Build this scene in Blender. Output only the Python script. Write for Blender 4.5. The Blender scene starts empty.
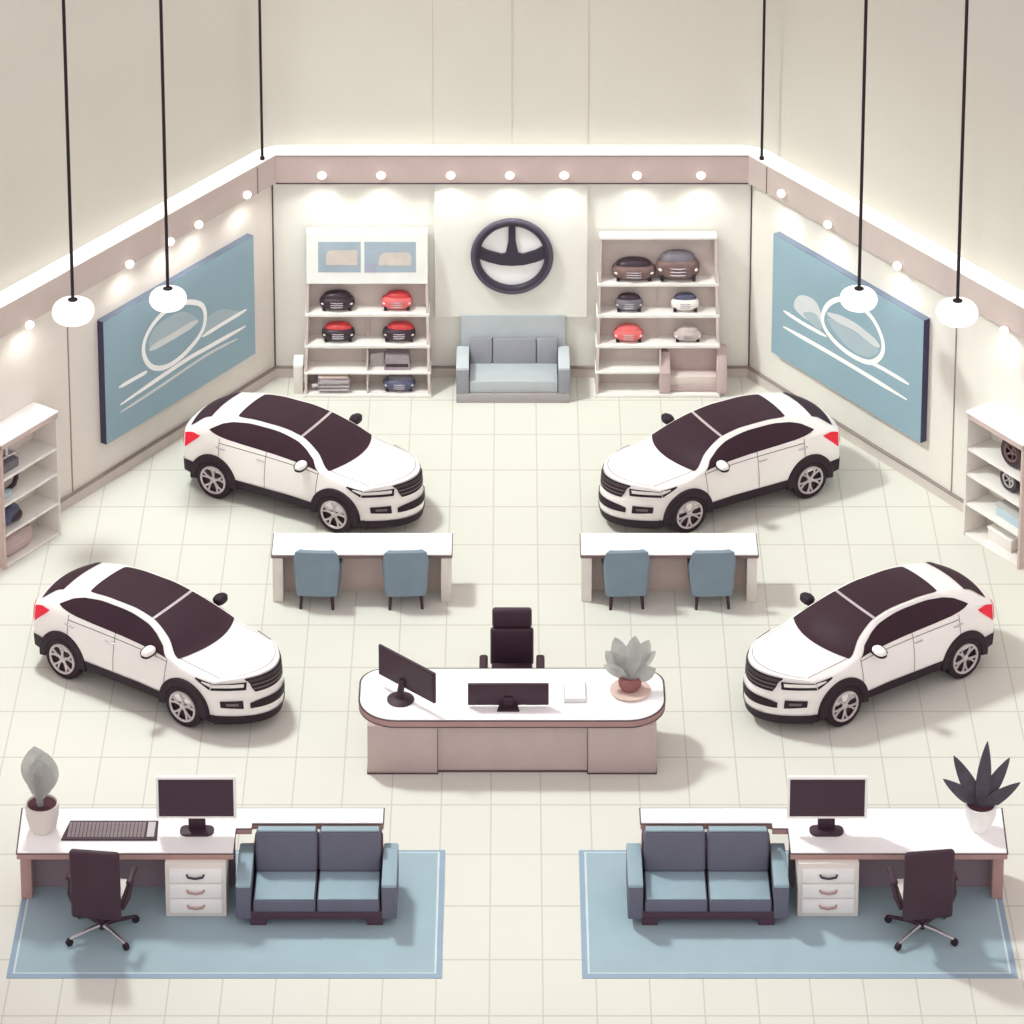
import bpy, bmesh, math, random
from mathutils import Vector, Matrix
random.seed(7)
PI = math.pi
SC = bpy.context.scene
COL = SC.collection
R = math.radians

# ------------------------------------------------------------------ materials
def lin(c):
    out = []
    for v in c:
        v /= 255.0
        out.append(v / 12.92 if v <= 0.04045 else ((v + 0.055) / 1.055) ** 2.4)
    return out

def mat(name, rgb, rough=0.6, metal=0.0, var=0.03, scale=3.0, emit=0.0, spec=0.3, alpha=1.0):
    m = bpy.data.materials.new(name); m.use_nodes = True
    nt = m.node_tree; b = nt.nodes['Principled BSDF']
    b.inputs['Roughness'].default_value = rough
    b.inputs['Metallic'].default_value = metal
    b.inputs['Specular IOR Level'].default_value = spec
    tc = nt.nodes.new('ShaderNodeTexCoord')
    nz = nt.nodes.new('ShaderNodeTexNoise'); nz.inputs['Scale'].default_value = scale; nz.inputs['Detail'].default_value = 3
    nt.links.new(tc.outputs['Object'], nz.inputs['Vector'])
    rp = nt.nodes.new('ShaderNodeValToRGB')
    l = lin(rgb)
    rp.color_ramp.elements[0].position = 0.3; rp.color_ramp.elements[1].position = 0.7
    rp.color_ramp.elements[0].color = [max(0, x * (1 - var)) for x in l] + [1]
    rp.color_ramp.elements[1].color = [min(1, x * (1 + var)) for x in l] + [1]
    nt.links.new(nz.outputs['Fac'], rp.inputs['Fac'])
    nt.links.new(rp.outputs['Color'], b.inputs['Base Color'])
    if emit > 0:
        nt.links.new(rp.outputs['Color'], b.inputs['Emission Color'])
        b.inputs['Emission Strength'].default_value = emit
    if alpha < 1:
        b.inputs['Alpha'].default_value = alpha
    return m

def tile_mat():
    m = mat('floor_tiles', (221, 221, 212), 0.45, var=0.012, scale=0.6, spec=0.2)
    nt = m.node_tree; b = nt.nodes['Principled BSDF']
    base = b.inputs['Base Color'].links[0].from_socket
    tc = nt.nodes.new('ShaderNodeTexCoord'); sp = nt.nodes.new('ShaderNodeSeparateXYZ')
    nt.links.new(tc.outputs['Object'], sp.inputs[0])
    def line(sock, off, period, w):
        a = nt.nodes.new('ShaderNodeMath'); a.operation = 'ADD'; a.inputs[1].default_value = 400 * period - off
        nt.links.new(sock, a.inputs[0])
        d = nt.nodes.new('ShaderNodeMath'); d.operation = 'MODULO'; d.inputs[1].default_value = period
        nt.links.new(a.outputs[0], d.inputs[0])
        c = nt.nodes.new('ShaderNodeMath'); c.operation = 'LESS_THAN'; c.inputs[1].default_value = w
        nt.links.new(d.outputs[0], c.inputs[0]); return c.outputs[0]
    lx = line(sp.outputs['X'], 0.445, 0.79, 0.022)
    ly = line(sp.outputs['Y'], -4.58, 1.31, 0.034)
    mx = nt.nodes.new('ShaderNodeMath'); mx.operation = 'MAXIMUM'
    nt.links.new(lx, mx.inputs[0]); nt.links.new(ly, mx.inputs[1])
    mul = nt.nodes.new('ShaderNodeMath'); mul.operation = 'MULTIPLY'; mul.inputs[1].default_value = 0.5
    nt.links.new(mx.outputs[0], mul.inputs[0])
    mix = nt.nodes.new('ShaderNodeMix'); mix.data_type = 'RGBA'
    nt.links.new(mul.outputs[0], mix.inputs['Factor']); nt.links.new(base, mix.inputs['A'])
    mix.inputs['B'].default_value = lin((176, 168, 158)) + [1]
    nt.links.new(mix.outputs['Result'], b.inputs['Base Color'])
    return m

M = {}
def defm(k, *a, **kw): M[k] = mat(k, *a, **kw)
M['floor'] = tile_mat()
defm('back_wall_paint', (233, 233, 225), 0.8, var=0.015)
defm('left_wall_shaded', (231, 225, 217), 0.8, var=0.015)  # pinker, darker tone: some of this wall's shade is in the colour
defm('right_wall_paint', (231, 228, 220), 0.8, var=0.015)
defm('outer_paint', (220, 217, 206), 0.9, var=0.02, scale=0.5)
defm('band_paint', (202, 184, 180), 0.8, var=0.02)
defm('side_band_paint', (206, 192, 186), 0.8, var=0.02)
defm('cap_glow_white', (252, 252, 250), 0.5, var=0.0, emit=0.42)  # wall cap is no lamp; glow added to keep it bright white
defm('baseboard_paint', (208, 199, 192), 0.7)
defm('line_dark', (92, 76, 80), 0.8)
defm('line_soft', (150, 138, 134), 0.8)
defm('line_faint', (200, 194, 181), 0.8)
defm('white', (247, 246, 244), 0.4, var=0.01)
defm('white_top', (252, 252, 252), 0.4, var=0.004)
defm('offwhite', (232, 226, 220), 0.6)
defm('pinkish', (206, 186, 180), 0.6)
defm('pink_edge', (180, 146, 142), 0.6)
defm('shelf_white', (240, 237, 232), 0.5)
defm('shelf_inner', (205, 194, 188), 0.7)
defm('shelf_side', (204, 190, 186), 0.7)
defm('desk_body', (196, 180, 176), 0.6)
defm('modesty', (140, 126, 134), 0.7)
defm('car_paint', (250, 247, 244), 0.45, var=0.004, spec=0.15)
defm('car_glass', (62, 42, 52), 0.5, var=0.05, scale=1.0, spec=0.12)
defm('car_black', (44, 32, 42), 0.6, var=0.05)
defm('tyre', (46, 33, 42), 0.7, var=0.05)
defm('rim_silver', (206, 198, 200), 0.3, metal=0.35)
defm('rim_dark', (74, 52, 60), 0.5)
defm('red_lamp', (232, 40, 62), 0.35, emit=0.12)
defm('lamp_white', (240, 236, 232), 0.3)
defm('seam', (120, 108, 108), 0.7)
defm('dark', (66, 46, 58), 0.5, var=0.05)
defm('dark_screen', (68, 48, 60), 0.35, var=0.04, scale=1.0)
defm('chrome', (205, 200, 205), 0.2, metal=0.8)
defm('chair_blue', (128, 146, 160), 0.75, var=0.04)
defm('sofa_lit_top', (150, 173, 184), 0.8, var=0.03)  # cushion and arm tops: light from above put into the colour
defm('sofa_shaded_front', (106, 108, 124), 0.8, var=0.03)  # same upholstery below the tops, shade put into the colour
defm('sofa_frame', (84, 62, 78), 0.8, var=0.03)
defm('rug_blue', (160, 183, 192), 0.95, var=0.04, scale=1.2)
defm('rug_border', (150, 172, 190), 0.95, var=0.03)
defm('rug_line', (206, 220, 226), 0.95)
defm('picture_blue', (146, 174, 187), 0.6, var=0.05, scale=0.5)
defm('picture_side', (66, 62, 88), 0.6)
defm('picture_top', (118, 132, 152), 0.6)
defm('motif_white', (252, 253, 251), 0.6, var=0.0)
defm('motif_grey', (214, 219, 219), 0.6)
defm('motif_mist', (172, 190, 198), 0.6)
defm('grey_sofa', (182, 189, 193), 0.8)
defm('grey_sofa_dark', (150, 152, 160), 0.8)
defm('grey_sofa_base', (172, 166, 168), 0.8)
defm('grey_sofa_lit', (198, 206, 210), 0.8)  # armrest tops only, lighter because light is put into the colour
defm('mauve_chair', (192, 172, 170), 0.8)
defm('mauve_chair_light', (222, 208, 202), 0.8)
defm('emblem_dark', (58, 52, 66), 0.4)
defm('emblem_rim_light', (84, 78, 94), 0.4)
defm('pendant_glass', (255, 255, 255), 0.25, var=0.0, emit=0.55)
defm('cord_black', (40, 28, 36), 0.6)
defm('bulb', (255, 248, 244), 0.4, emit=1.0, var=0.0)
defm('pot_white', (226, 220, 214), 0.6)
defm('pot_brown', (146, 96, 96), 0.6)
defm('saucer', (220, 196, 186), 0.6)
defm('soil', (84, 54, 62), 0.9)
defm('leaf_grey', (218, 220, 217), 0.8, var=0.08, scale=6.0)
defm('leaf_grey_dark', (150, 150, 150), 0.8, var=0.08, scale=6.0)
defm('leaf_dark', (112, 106, 118), 0.6, var=0.12, scale=5.0)
defm('keys', (150, 136, 140), 0.6)
defm('pad_white', (250, 249, 247), 0.6)
defm('pad_grey', (196, 194, 194), 0.6)
defm('red_paint', (206, 70, 72), 0.35, var=0.1, scale=8)
defm('coral_paint', (226, 112, 112), 0.4, var=0.1, scale=8)
defm('black_paint', (60, 46, 56), 0.35, var=0.15, scale=8)
defm('navy_paint', (84, 86, 112), 0.35, var=0.15, scale=8)
defm('brown_paint', (120, 96, 94), 0.5, var=0.15, scale=8)
defm('grey_paint', (118, 114, 122), 0.5, var=0.15, scale=8)
defm('beige_paint', (196, 184, 180), 0.5, var=0.1, scale=8)
defm('silver_paint', (168, 156, 164), 0.35, metal=0.3, var=0.15, scale=6)
defm('photo_blue', (164, 180, 192), 0.5, var=0.08, scale=2)
defm('photo_sand', (206, 198, 190), 0.5, var=0.08, scale=4)
defm('photo_mauve', (168, 170, 192), 0.5, var=0.05)
defm('panel_white', (238, 240, 236), 0.5)
defm('clear_sheet', (222, 216, 218), 0.2, alpha=0.45)
defm('pale_blue', (190, 208, 218), 0.6)

# ------------------------------------------------------------------ mesh helpers
def newbm(): return bmesh.new()

def obj(name, bm, m, parent=None, smooth=True, loc=None, rot=None):
    bmesh.ops.recalc_face_normals(bm, faces=bm.faces[:])
    me = bpy.data.meshes.new(name); bm.to_mesh(me); bm.free()
    me.materials.append(M[m] if isinstance(m, str) else m)
    if smooth:
        for p in me.polygons: p.use_smooth = True
        me.set_sharp_from_angle(angle=R(38))
    o = bpy.data.objects.new(name, me); COL.objects.link(o)
    if parent: o.parent = parent
    if loc is not None: o.location = loc
    if rot is not None: o.rotation_euler = rot
    return o

def tag(o, label, cat, group=None, kind=None):
    if label: o['label'] = label
    if cat: o['category'] = cat
    if group: o['group'] = group
    if kind: o['kind'] = kind
    return o

def thing(name, label, cat, loc=(0, 0, 0), rz=0.0, group=None):
    e = bpy.data.objects.new(name, None); COL.objects.link(e)
    e.empty_display_size = 0.1
    e.location = loc; e.rotation_euler = (0, 0, rz)
    return tag(e, label, cat, group)

def struct(name, bm, m, smooth=False):
    o = obj(name, bm, m, smooth=smooth); o['kind'] = 'structure'; return o

def copy_thing(o, name=None, parent=None):
    c = o.copy(); COL.objects.link(c)
    if parent: c.parent = parent
    for ch in list(o.children): copy_thing(ch, None, c)
    return c

def box(bm, x0, x1, y0, y1, z0, z1, bev=0.0, seg=2, mtx=None):
    t = bmesh.new()
    bmesh.ops.create_cube(t, size=1.0)
    for v in t.verts:
        v.co = Vector(((x0 + x1) / 2 + v.co.x * (x1 - x0), (y0 + y1) / 2 + v.co.y * (y1 - y0), (z0 + z1) / 2 + v.co.z * (z1 - z0)))
    if bev > 0:
        bmesh.ops.bevel(t, geom=t.edges[:], offset=bev, segments=seg, profile=0.5, affect='EDGES')
    merge(bm, t, mtx)

def merge(bm, t, mtx=None):
    if mtx is not None: t.transform(mtx)
    me = bpy.data.meshes.new('tmp'); t.to_mesh(me); t.free()
    bm.from_mesh(me); bpy.data.meshes.remove(me)

def lathe(bm, prof, n=28, mtx=None, cap=True):
    t = bmesh.new(); rings = []
    for r, z in prof:
        rings.append([t.verts.new((r * math.cos(2 * PI * i / n), r * math.sin(2 * PI * i / n), z)) for i in range(n)])
    for a, b in zip(rings, rings[1:]):
        for i in range(n):
            t.faces.new((a[i], a[(i + 1) % n], b[(i + 1) % n], b[i]))
    if cap:
        t.faces.new(rings[0][::-1]); t.faces.new(rings[-1])
    bmesh.ops.remove_doubles(t, verts=t.verts[:], dist=1e-5)
    merge(bm, t, mtx)

def tube(bm, pts, r, n=10, closed=False, squash=None, mtx=None, radii=None):
    t = bmesh.new(); pts = [Vector(p) for p in pts]; rings = []
    N = len(pts); up0 = None
    for i, p in enumerate(pts):
        if closed: d = pts[(i + 1) % N] - pts[i - 1]
        else: d = pts[min(i + 1, N - 1)] - pts[max(i - 1, 0)]
        d.normalize()
        if up0 is None:
            up0 = Vector((0, 0, 1)) if abs(d.z) < 0.9 else Vector((0, 1, 0))
        s = d.cross(up0).normalized(); u = s.cross(d).normalized(); up0 = u
        rr = radii[i] if radii else r
        rings.append([t.verts.new(p + s * rr * math.cos(2 * PI * k / n) + u * rr * math.sin(2 * PI * k / n)) for k in range(n)])
    rng = range(N) if closed else range(N - 1)
    for i in rng:
        a, b = rings[i], rings[(i + 1) % N]
        for k in range(n):
            t.faces.new((a[k], a[(k + 1) % n], b[(k + 1) % n], b[k]))
    if not closed:
        t.faces.new(rings[0][::-1]); t.faces.new(rings[-1])
    if squash:
        for v in t.verts: v.co = Vector((v.co.x * squash[0], v.co.y * squash[1], v.co.z * squash[2]))
    merge(bm, t, mtx)

def prism(bm, poly, z0, z1, mtx=None, bev=0.0):
    """extrude an xy polygon between z0 and z1"""
    t = bmesh.new()
    vs = [t.verts.new((x, y, z0)) for x, y in poly]
    f = t.faces.new(vs)
    r = bmesh.ops.extrude_face_region(t, geom=[f])
    for v in r['geom']:
        if isinstance(v, bmesh.types.BMVert): v.co.z = z1
    if bev > 0:
        ed = [e for e in t.edges if abs(e.verts[0].co.z - e.verts[1].co.z) < 1e-6]
        bmesh.ops.bevel(t, geom=ed, offset=bev, segments=2, profile=0.5, affect='EDGES')
    merge(bm, t, mtx)

def ellipsoid(bm, c, rad, nu=24, nv=14, mtx=None, e=1.0, zmin=None):
    """superellipsoid; e<1 is boxier"""
    t = bmesh.new()
    def sp(x, p): return math.copysign(abs(x) ** p, x)
    rows = []
    for j in range(nv + 1):
        ph = -PI / 2 + PI * j / nv
        row = []
        for i in range(nu):
            th = 2 * PI * i / nu
            p = Vector((sp(math.cos(ph), e) * sp(math.cos(th), e) * rad[0], sp(math.cos(ph), e) * sp(math.sin(th), e) * rad[1], sp(math.sin(ph), e) * rad[2]))
            p += Vector(c)
            if zmin is not None: p.z = max(p.z, zmin)
            row.append(t.verts.new(p))
        rows.append(row)
    for a, b in zip(rows, rows[1:]):
        for i in range(nu):
            t.faces.new((a[i], a[(i + 1) % nu], b[(i + 1) % nu], b[i]))
    bmesh.ops.remove_doubles(t, verts=t.verts[:], dist=1e-5)
    bmesh.ops.dissolve_degenerate(t, edges=t.edges[:], dist=1e-5)
    merge(bm, t, mtx)

def rounded(x0, x1, y0, y1, rad, n=8):
    """rounded rectangle, rad = (x1y1, x0y1, x0y0, x1y0)"""
    pts = []
    for (cx, cy, a0, r) in ((x1, y1, 0, rad[0]), (x0, y1, 90, rad[1]), (x0, y0, 180, rad[2]), (x1, y0, 270, rad[3])):
        ox = cx - r if a0 in (0, 270) else cx + r
        oy = cy - r if a0 in (0, 90) else cy + r
        if r <= 0: pts.append((cx, cy)); continue
        for i in range(n + 1):
            a = R(a0 + 90 * i / n); pts.append((ox + r * math.cos(a), oy + r * math.sin(a)))
    return pts

def box_obj(name, m, parent, *b, bev=0.0, seg=2):
    bm = newbm(); box(bm, *b, bev=bev, seg=seg); return obj(name, bm, m, parent)

T = Matrix.Translation
def RX(d): return Matrix.Rotation(R(d), 4, 'X')
def RY(d): return Matrix.Rotation(R(d), 4, 'Y')
def RZ(d): return Matrix.Rotation(R(d), 4, 'Z')
XZ = Matrix(((1, 0, 0, 0), (0, 0, -1, 0), (0, 1, 0, 0), (0, 0, 0, 1)))   # xy polygon -> xz, extruded towards -y

# ------------------------------------------------------------------ room shell
YB = 10.79; WANG = R(54.3); CX = 4.56
dL = Vector((-math.cos(WANG), -math.sin(WANG), 0)); nL = Vector((math.sin(WANG), -math.cos(WANG), 0))
dR = Vector((math.cos(WANG), -math.sin(WANG), 0)); nR = Vector((-math.sin(WANG), -math.cos(WANG), 0))
WL = 11.5
def offs(d):
    """inner wall polyline offset outwards by d (negative = into the room)"""
    k = math.tan((PI / 2 - (PI / 2 - WANG)) / 2)   # half turn
    cl = Vector((-CX - d * math.tan(WANG / 2), YB + d, 0)); cr = Vector((CX + d * math.tan(WANG / 2), YB + d, 0))
    return [cl + dL * WL, cl, cr, cr + dR * WL]

bm = newbm(); box(bm, -17, 17, -14, 14, -0.1, 0.0); struct('floor', bm, 'floor')

def band(name, m, i, d0, d1, z0, z1):
    """one wall-following slab between offsets d0 (inside) and d1 (outside)"""
    a, b = offs(d0), offs(d1)
    bm = newbm(); prism(bm, [(a[i].x, a[i].y), (a[i + 1].x, a[i + 1].y), (b[i + 1].x, b[i + 1].y), (b[i].x, b[i].y)], z0, z1)
    return struct(name, bm, m)

for i, (side, pm) in enumerate((('left', 'left_wall_shaded'), ('back', 'back_wall_paint'), ('right', 'right_wall_paint'))):
    band('wall_' + side, pm, i, 0.0, 0.2, 0.0, 4.70)
    band('baseboard_' + side, 'baseboard_paint', i, -0.06, -0.001, 0.0, 0.2)
    band('trim_%d' % (1 + i), 'band_paint' if i == 1 else 'side_band_paint', i, -0.15, -0.001, 4.12, 4.70)
    band('trim_%d' % (4 + i), 'cap_glow_white', i, -0.158, 0.22, 4.70, 4.74)
    band('trim_%d' % (7 + i), 'line_soft', i, -0.075, -0.002, 0.2, 0.222)
# outer hall wall rising behind the showroom walls, one smooth sweep
def outer():
    a = offs(0.23); b = offs(0.43); out = []
    for P in (a, b):
        line = [P[0]]
        for c, d0, d1 in ((P[1], dL, Vector((1, 0, 0))), (P[2], Vector((-1, 0, 0)), dR)):
            r = 0.5
            p0 = c + d0 * r; p1 = c + d1 * r
            for k in range(9):
                t = k / 8; line.append(p0 * (1 - t) ** 2 + c * 2 * t * (1 - t) + p1 * t * t)
        line.append(P[3]); out.append(line)
    poly = [(p.x, p.y) for p in out[0]] + [(p.x, p.y) for p in reversed(out[1])]
    bm = newbm(); prism(bm, poly, 0.0, 11.0); o = struct('wall_outer', bm, 'outer_paint', smooth=True)
outer()
k = 10
for x in (-1.5, 0.0, 1.45):                              # faint panel joints in the outer wall
    bm = newbm(); box(bm, x - .006, x + .006, YB + .222, YB + .235, 4.74, 11); struct('trim_%d' % k, bm, 'line_faint'); k += 1
# vertical corner lines and panel joints
for c, dd in ((offs(-0.004)[1], 1), (offs(-0.004)[2], -1)):
    bm = newbm(); box(bm, c.x - .012, c.x + .012, c.y - .02, c.y, 0.22, 4.12); struct('trim_%d' % k, bm, 'line_dark'); k += 1
for c0, dd, nn in ((Vector((-CX, YB, 0)), dL, nL), (Vector((CX, YB, 0)), dR, nR)):
    s = 5.83; p = c0 + dd * s
    ang = math.atan2(dd.y, dd.x)
    bm = newbm(); box(bm, -.012, .012, -.012, .012, 0.2, 4.1, mtx=T(p) @ Matrix.Rotation(ang, 4, 'Z')); struct('trim_%d' % k, bm, 'line_soft'); k += 1
    # joint of the overhead band close to the corner
    p2 = c0 + dd * 0.62 + nn * 0.155
    bm = newbm(); box(bm, -.01, .01, -.01, .01, 4.12, 4.66, mtx=T(p2) @ Matrix.Rotation(ang, 4, 'Z')); struct('trim_%d' % k, bm, 'line_soft'); k += 1
c = offs(-0.152)
bm = newbm(); box(bm, c[1].x, c[2].x, c[1].y - .008, c[1].y + .01, 4.105, 4.13); struct('trim_%d' % k, bm, 'line_dark'); k += 1
bm = newbm(); box(bm, c[1].x, c[2].x, c[1].y - .012, c[1].y - .007, 4.68, 4.70); struct('trim_%d' % k, bm, 'line_soft'); k += 1
# raised centre panel of the back wall
bm = newbm(); box(bm, -1.48, 1.44, YB - .1, YB - .001, 1.3, 4.12, bev=0.012); struct('trim_%d' % k, bm, 'back_wall_paint'); k += 1

# ------------------------------------------------------------------ car
def lerp(tab, x):
    if x <= tab[0][0]: return tab[0][1:]
    for p, q in zip(tab, tab[1:]):
        if x <= q[0]:
            t = (x - p[0]) / (q[0] - p[0]); return [p[i] + (q[i] - p[i]) * t for i in range(1, len(p))]
    return tab[-1][1:]
CST = [  # u, sill w,z | mid w,z | belt w,z | rail w,z | centre z | bow
    (1.77, .76, .20, .82, .58, .79, .92, .70, .985, 1.05, .68),
    (1.50, .82, .24, .865, .60, .83, .96, .715, 1.02, 1.085, .57),
    (1.20, .85, .30, .885, .60, .84, 1.00, .73, 1.05, 1.115, .45),
    (0.97, .86, .33, .89, .64, .835, 1.08, .765, 1.115, 1.165, .33),
    (0.65, .86, .34, .89, .66, .825, 1.12, .635, 1.335, 1.38, .21),
    (0.30, .86, .34, .89, .68, .82, 1.14, .55, 1.50, 1.53, .10),
    (-0.1, .86, .34, .89, .68, .82, 1.16, .53, 1.56, 1.58, .04),
    (-0.5, .86, .34, .89, .68, .82, 1.17, .525, 1.56, 1.58, .01),
    (-1.0, .85, .34, .89, .68, .82, 1.18, .52, 1.51, 1.53, -.03),
    (-1.35, .84, .34, .885, .70, .80, 1.18, .515, 1.43, 1.455, -.07),
    (-1.56, .82, .34, .87, .72, .785, 1.17, .52, 1.365, 1.39, -.10),
    (-1.76, .80, .34, .845, .74, .765, 1.14, .60, 1.235, 1.30, -.12),
    (-1.95, .77, .36, .81, .72, .75, 1.08, .655, 1.11, 1.15, -.15),
]
def cst(u):
    n = len(CST)
    u = max(min(u, CST[0][0]), CST[-1][0])
    for i in range(n - 1):
        if CST[i][0] >= u >= CST[i + 1][0]: break
    a, b = CST[i], CST[i + 1]
    h = b[0] - a[0]; t = (u - a[0]) / h
    res = []
    for j in range(1, 11):
        def slope(q):
            if q == 0: return (CST[1][j] - CST[0][j]) / (CST[1][0] - CST[0][0])
            if q == n - 1: return (CST[-1][j] - CST[-2][j]) / (CST[-1][0] - CST[-2][0])
            s0 = (CST[q][j] - CST[q - 1][j]) / (CST[q][0] - CST[q - 1][0]); s1 = (CST[q + 1][j] - CST[q][j]) / (CST[q + 1][0] - CST[q][0])
            if s0 * s1 <= 0: return 0.0
            return 2 * s0 * s1 / (s0 + s1)
        m0, m1 = slope(i) * h, slope(i + 1) * h
        t2, t3 = t * t, t * t * t
        res.append((2 * t3 - 3 * t2 + 1) * a[j] + (t3 - 2 * t2 + t) * m0 + (-2 * t3 + 3 * t2) * b[j] + (t3 - t2) * m1)
    return res
def prof(u, v):
    ws, zs, wm, zm, wb, zb, wr, zr, zc, kk = cst(u)
    if v <= .5:
        t = v / .5
        l0 = 2 * (t - .5) * (t - 1); l1 = -4 * t * (t - 1); l2 = 2 * t * (t - .5)
        y = ws * l0 + wm * l1 + wb * l2; z = zs * l0 + zm * l1 + zb * l2
    elif v <= .8:
        t = (v - .5) / .3; y = wb + (wr - wb) * t + .018 * math.sin(PI * t); z = zb + (zr - zb) * t
    else:
        t = (v - .8) / .2; y = wr * (1 - t); z = zr + (zc - zr) * (1 - (1 - t) ** 2)
    return y, z, kk, wm
def S(u, v, side=1.0):
    y, z, kk, wm = prof(u, v)
    return Vector((u + kk * (1 - (y / wm) ** 2), y * side, z))
def F(t, v, front=True):
    """front or tail face: t across -1..1, v up 0....8"""
    u = CST[0][0] if front else CST[-1][0]
    w, z, kk, wm = prof(u, v)
    q = v / .8; y = t * w
    x = u + kk * (1 - (y / wm) ** 2)
    ws, zs, _, _, _, _, wr, zr, zc, _ = cst(u)
    z = z + (zc - zr) * (1 - t * t) * q * q
    b = (1 - t ** 4)
    if front: x += b * lerp([(0, .05), (.12, .09), (.33, .085), (.46, .045), (.95, 0)], q)[0]
    else: x -= b * .06 * math.sin(PI * q * 1.1 if q < .9 else PI)
    return Vector((x, y, z))
CEN = Vector((0, 0, .75))
def patch(bm, fn, na, nb, eps):
    g = []
    h = 1e-3
    for i in range(na + 1):
        row = []
        for j in range(nb + 1):
            a, b = i / na, j / nb
            p = fn(a, b)
            a0, a1 = max(a - h, 0), min(a + h, 1); b0, b1 = max(b - h, 0), min(b + h, 1)
            n = (fn(a1, b) - fn(a0, b)).cross(fn(a, b1) - fn(a, b0))
            if n.length < 1e-12: n = Vector((0, 0, 1)) if not row else row[-1][1]
            else: n = n.normalized()
            if n.dot(p - CEN) < 0: n = -n
            row.append((p, n))
        g.append(row)
    t = bmesh.new()
    vs = [[t.verts.new(p + n * eps) for p, n in row] for row in g]
    for i in range(na):
        for j in range(nb):
            t.faces.new((vs[i][j], vs[i + 1][j], vs[i + 1][j + 1], vs[i][j + 1]))
    bmesh.ops.remove_doubles(t, verts=t.verts[:], dist=1e-5)
    merge(bm, t)
def full(u, w):           # w -1..1 across the top surface; |w|=1 is the rail
    return S(u, 1 - .2 * abs(w), 1.0 if w >= 0 else -1.0)

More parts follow.
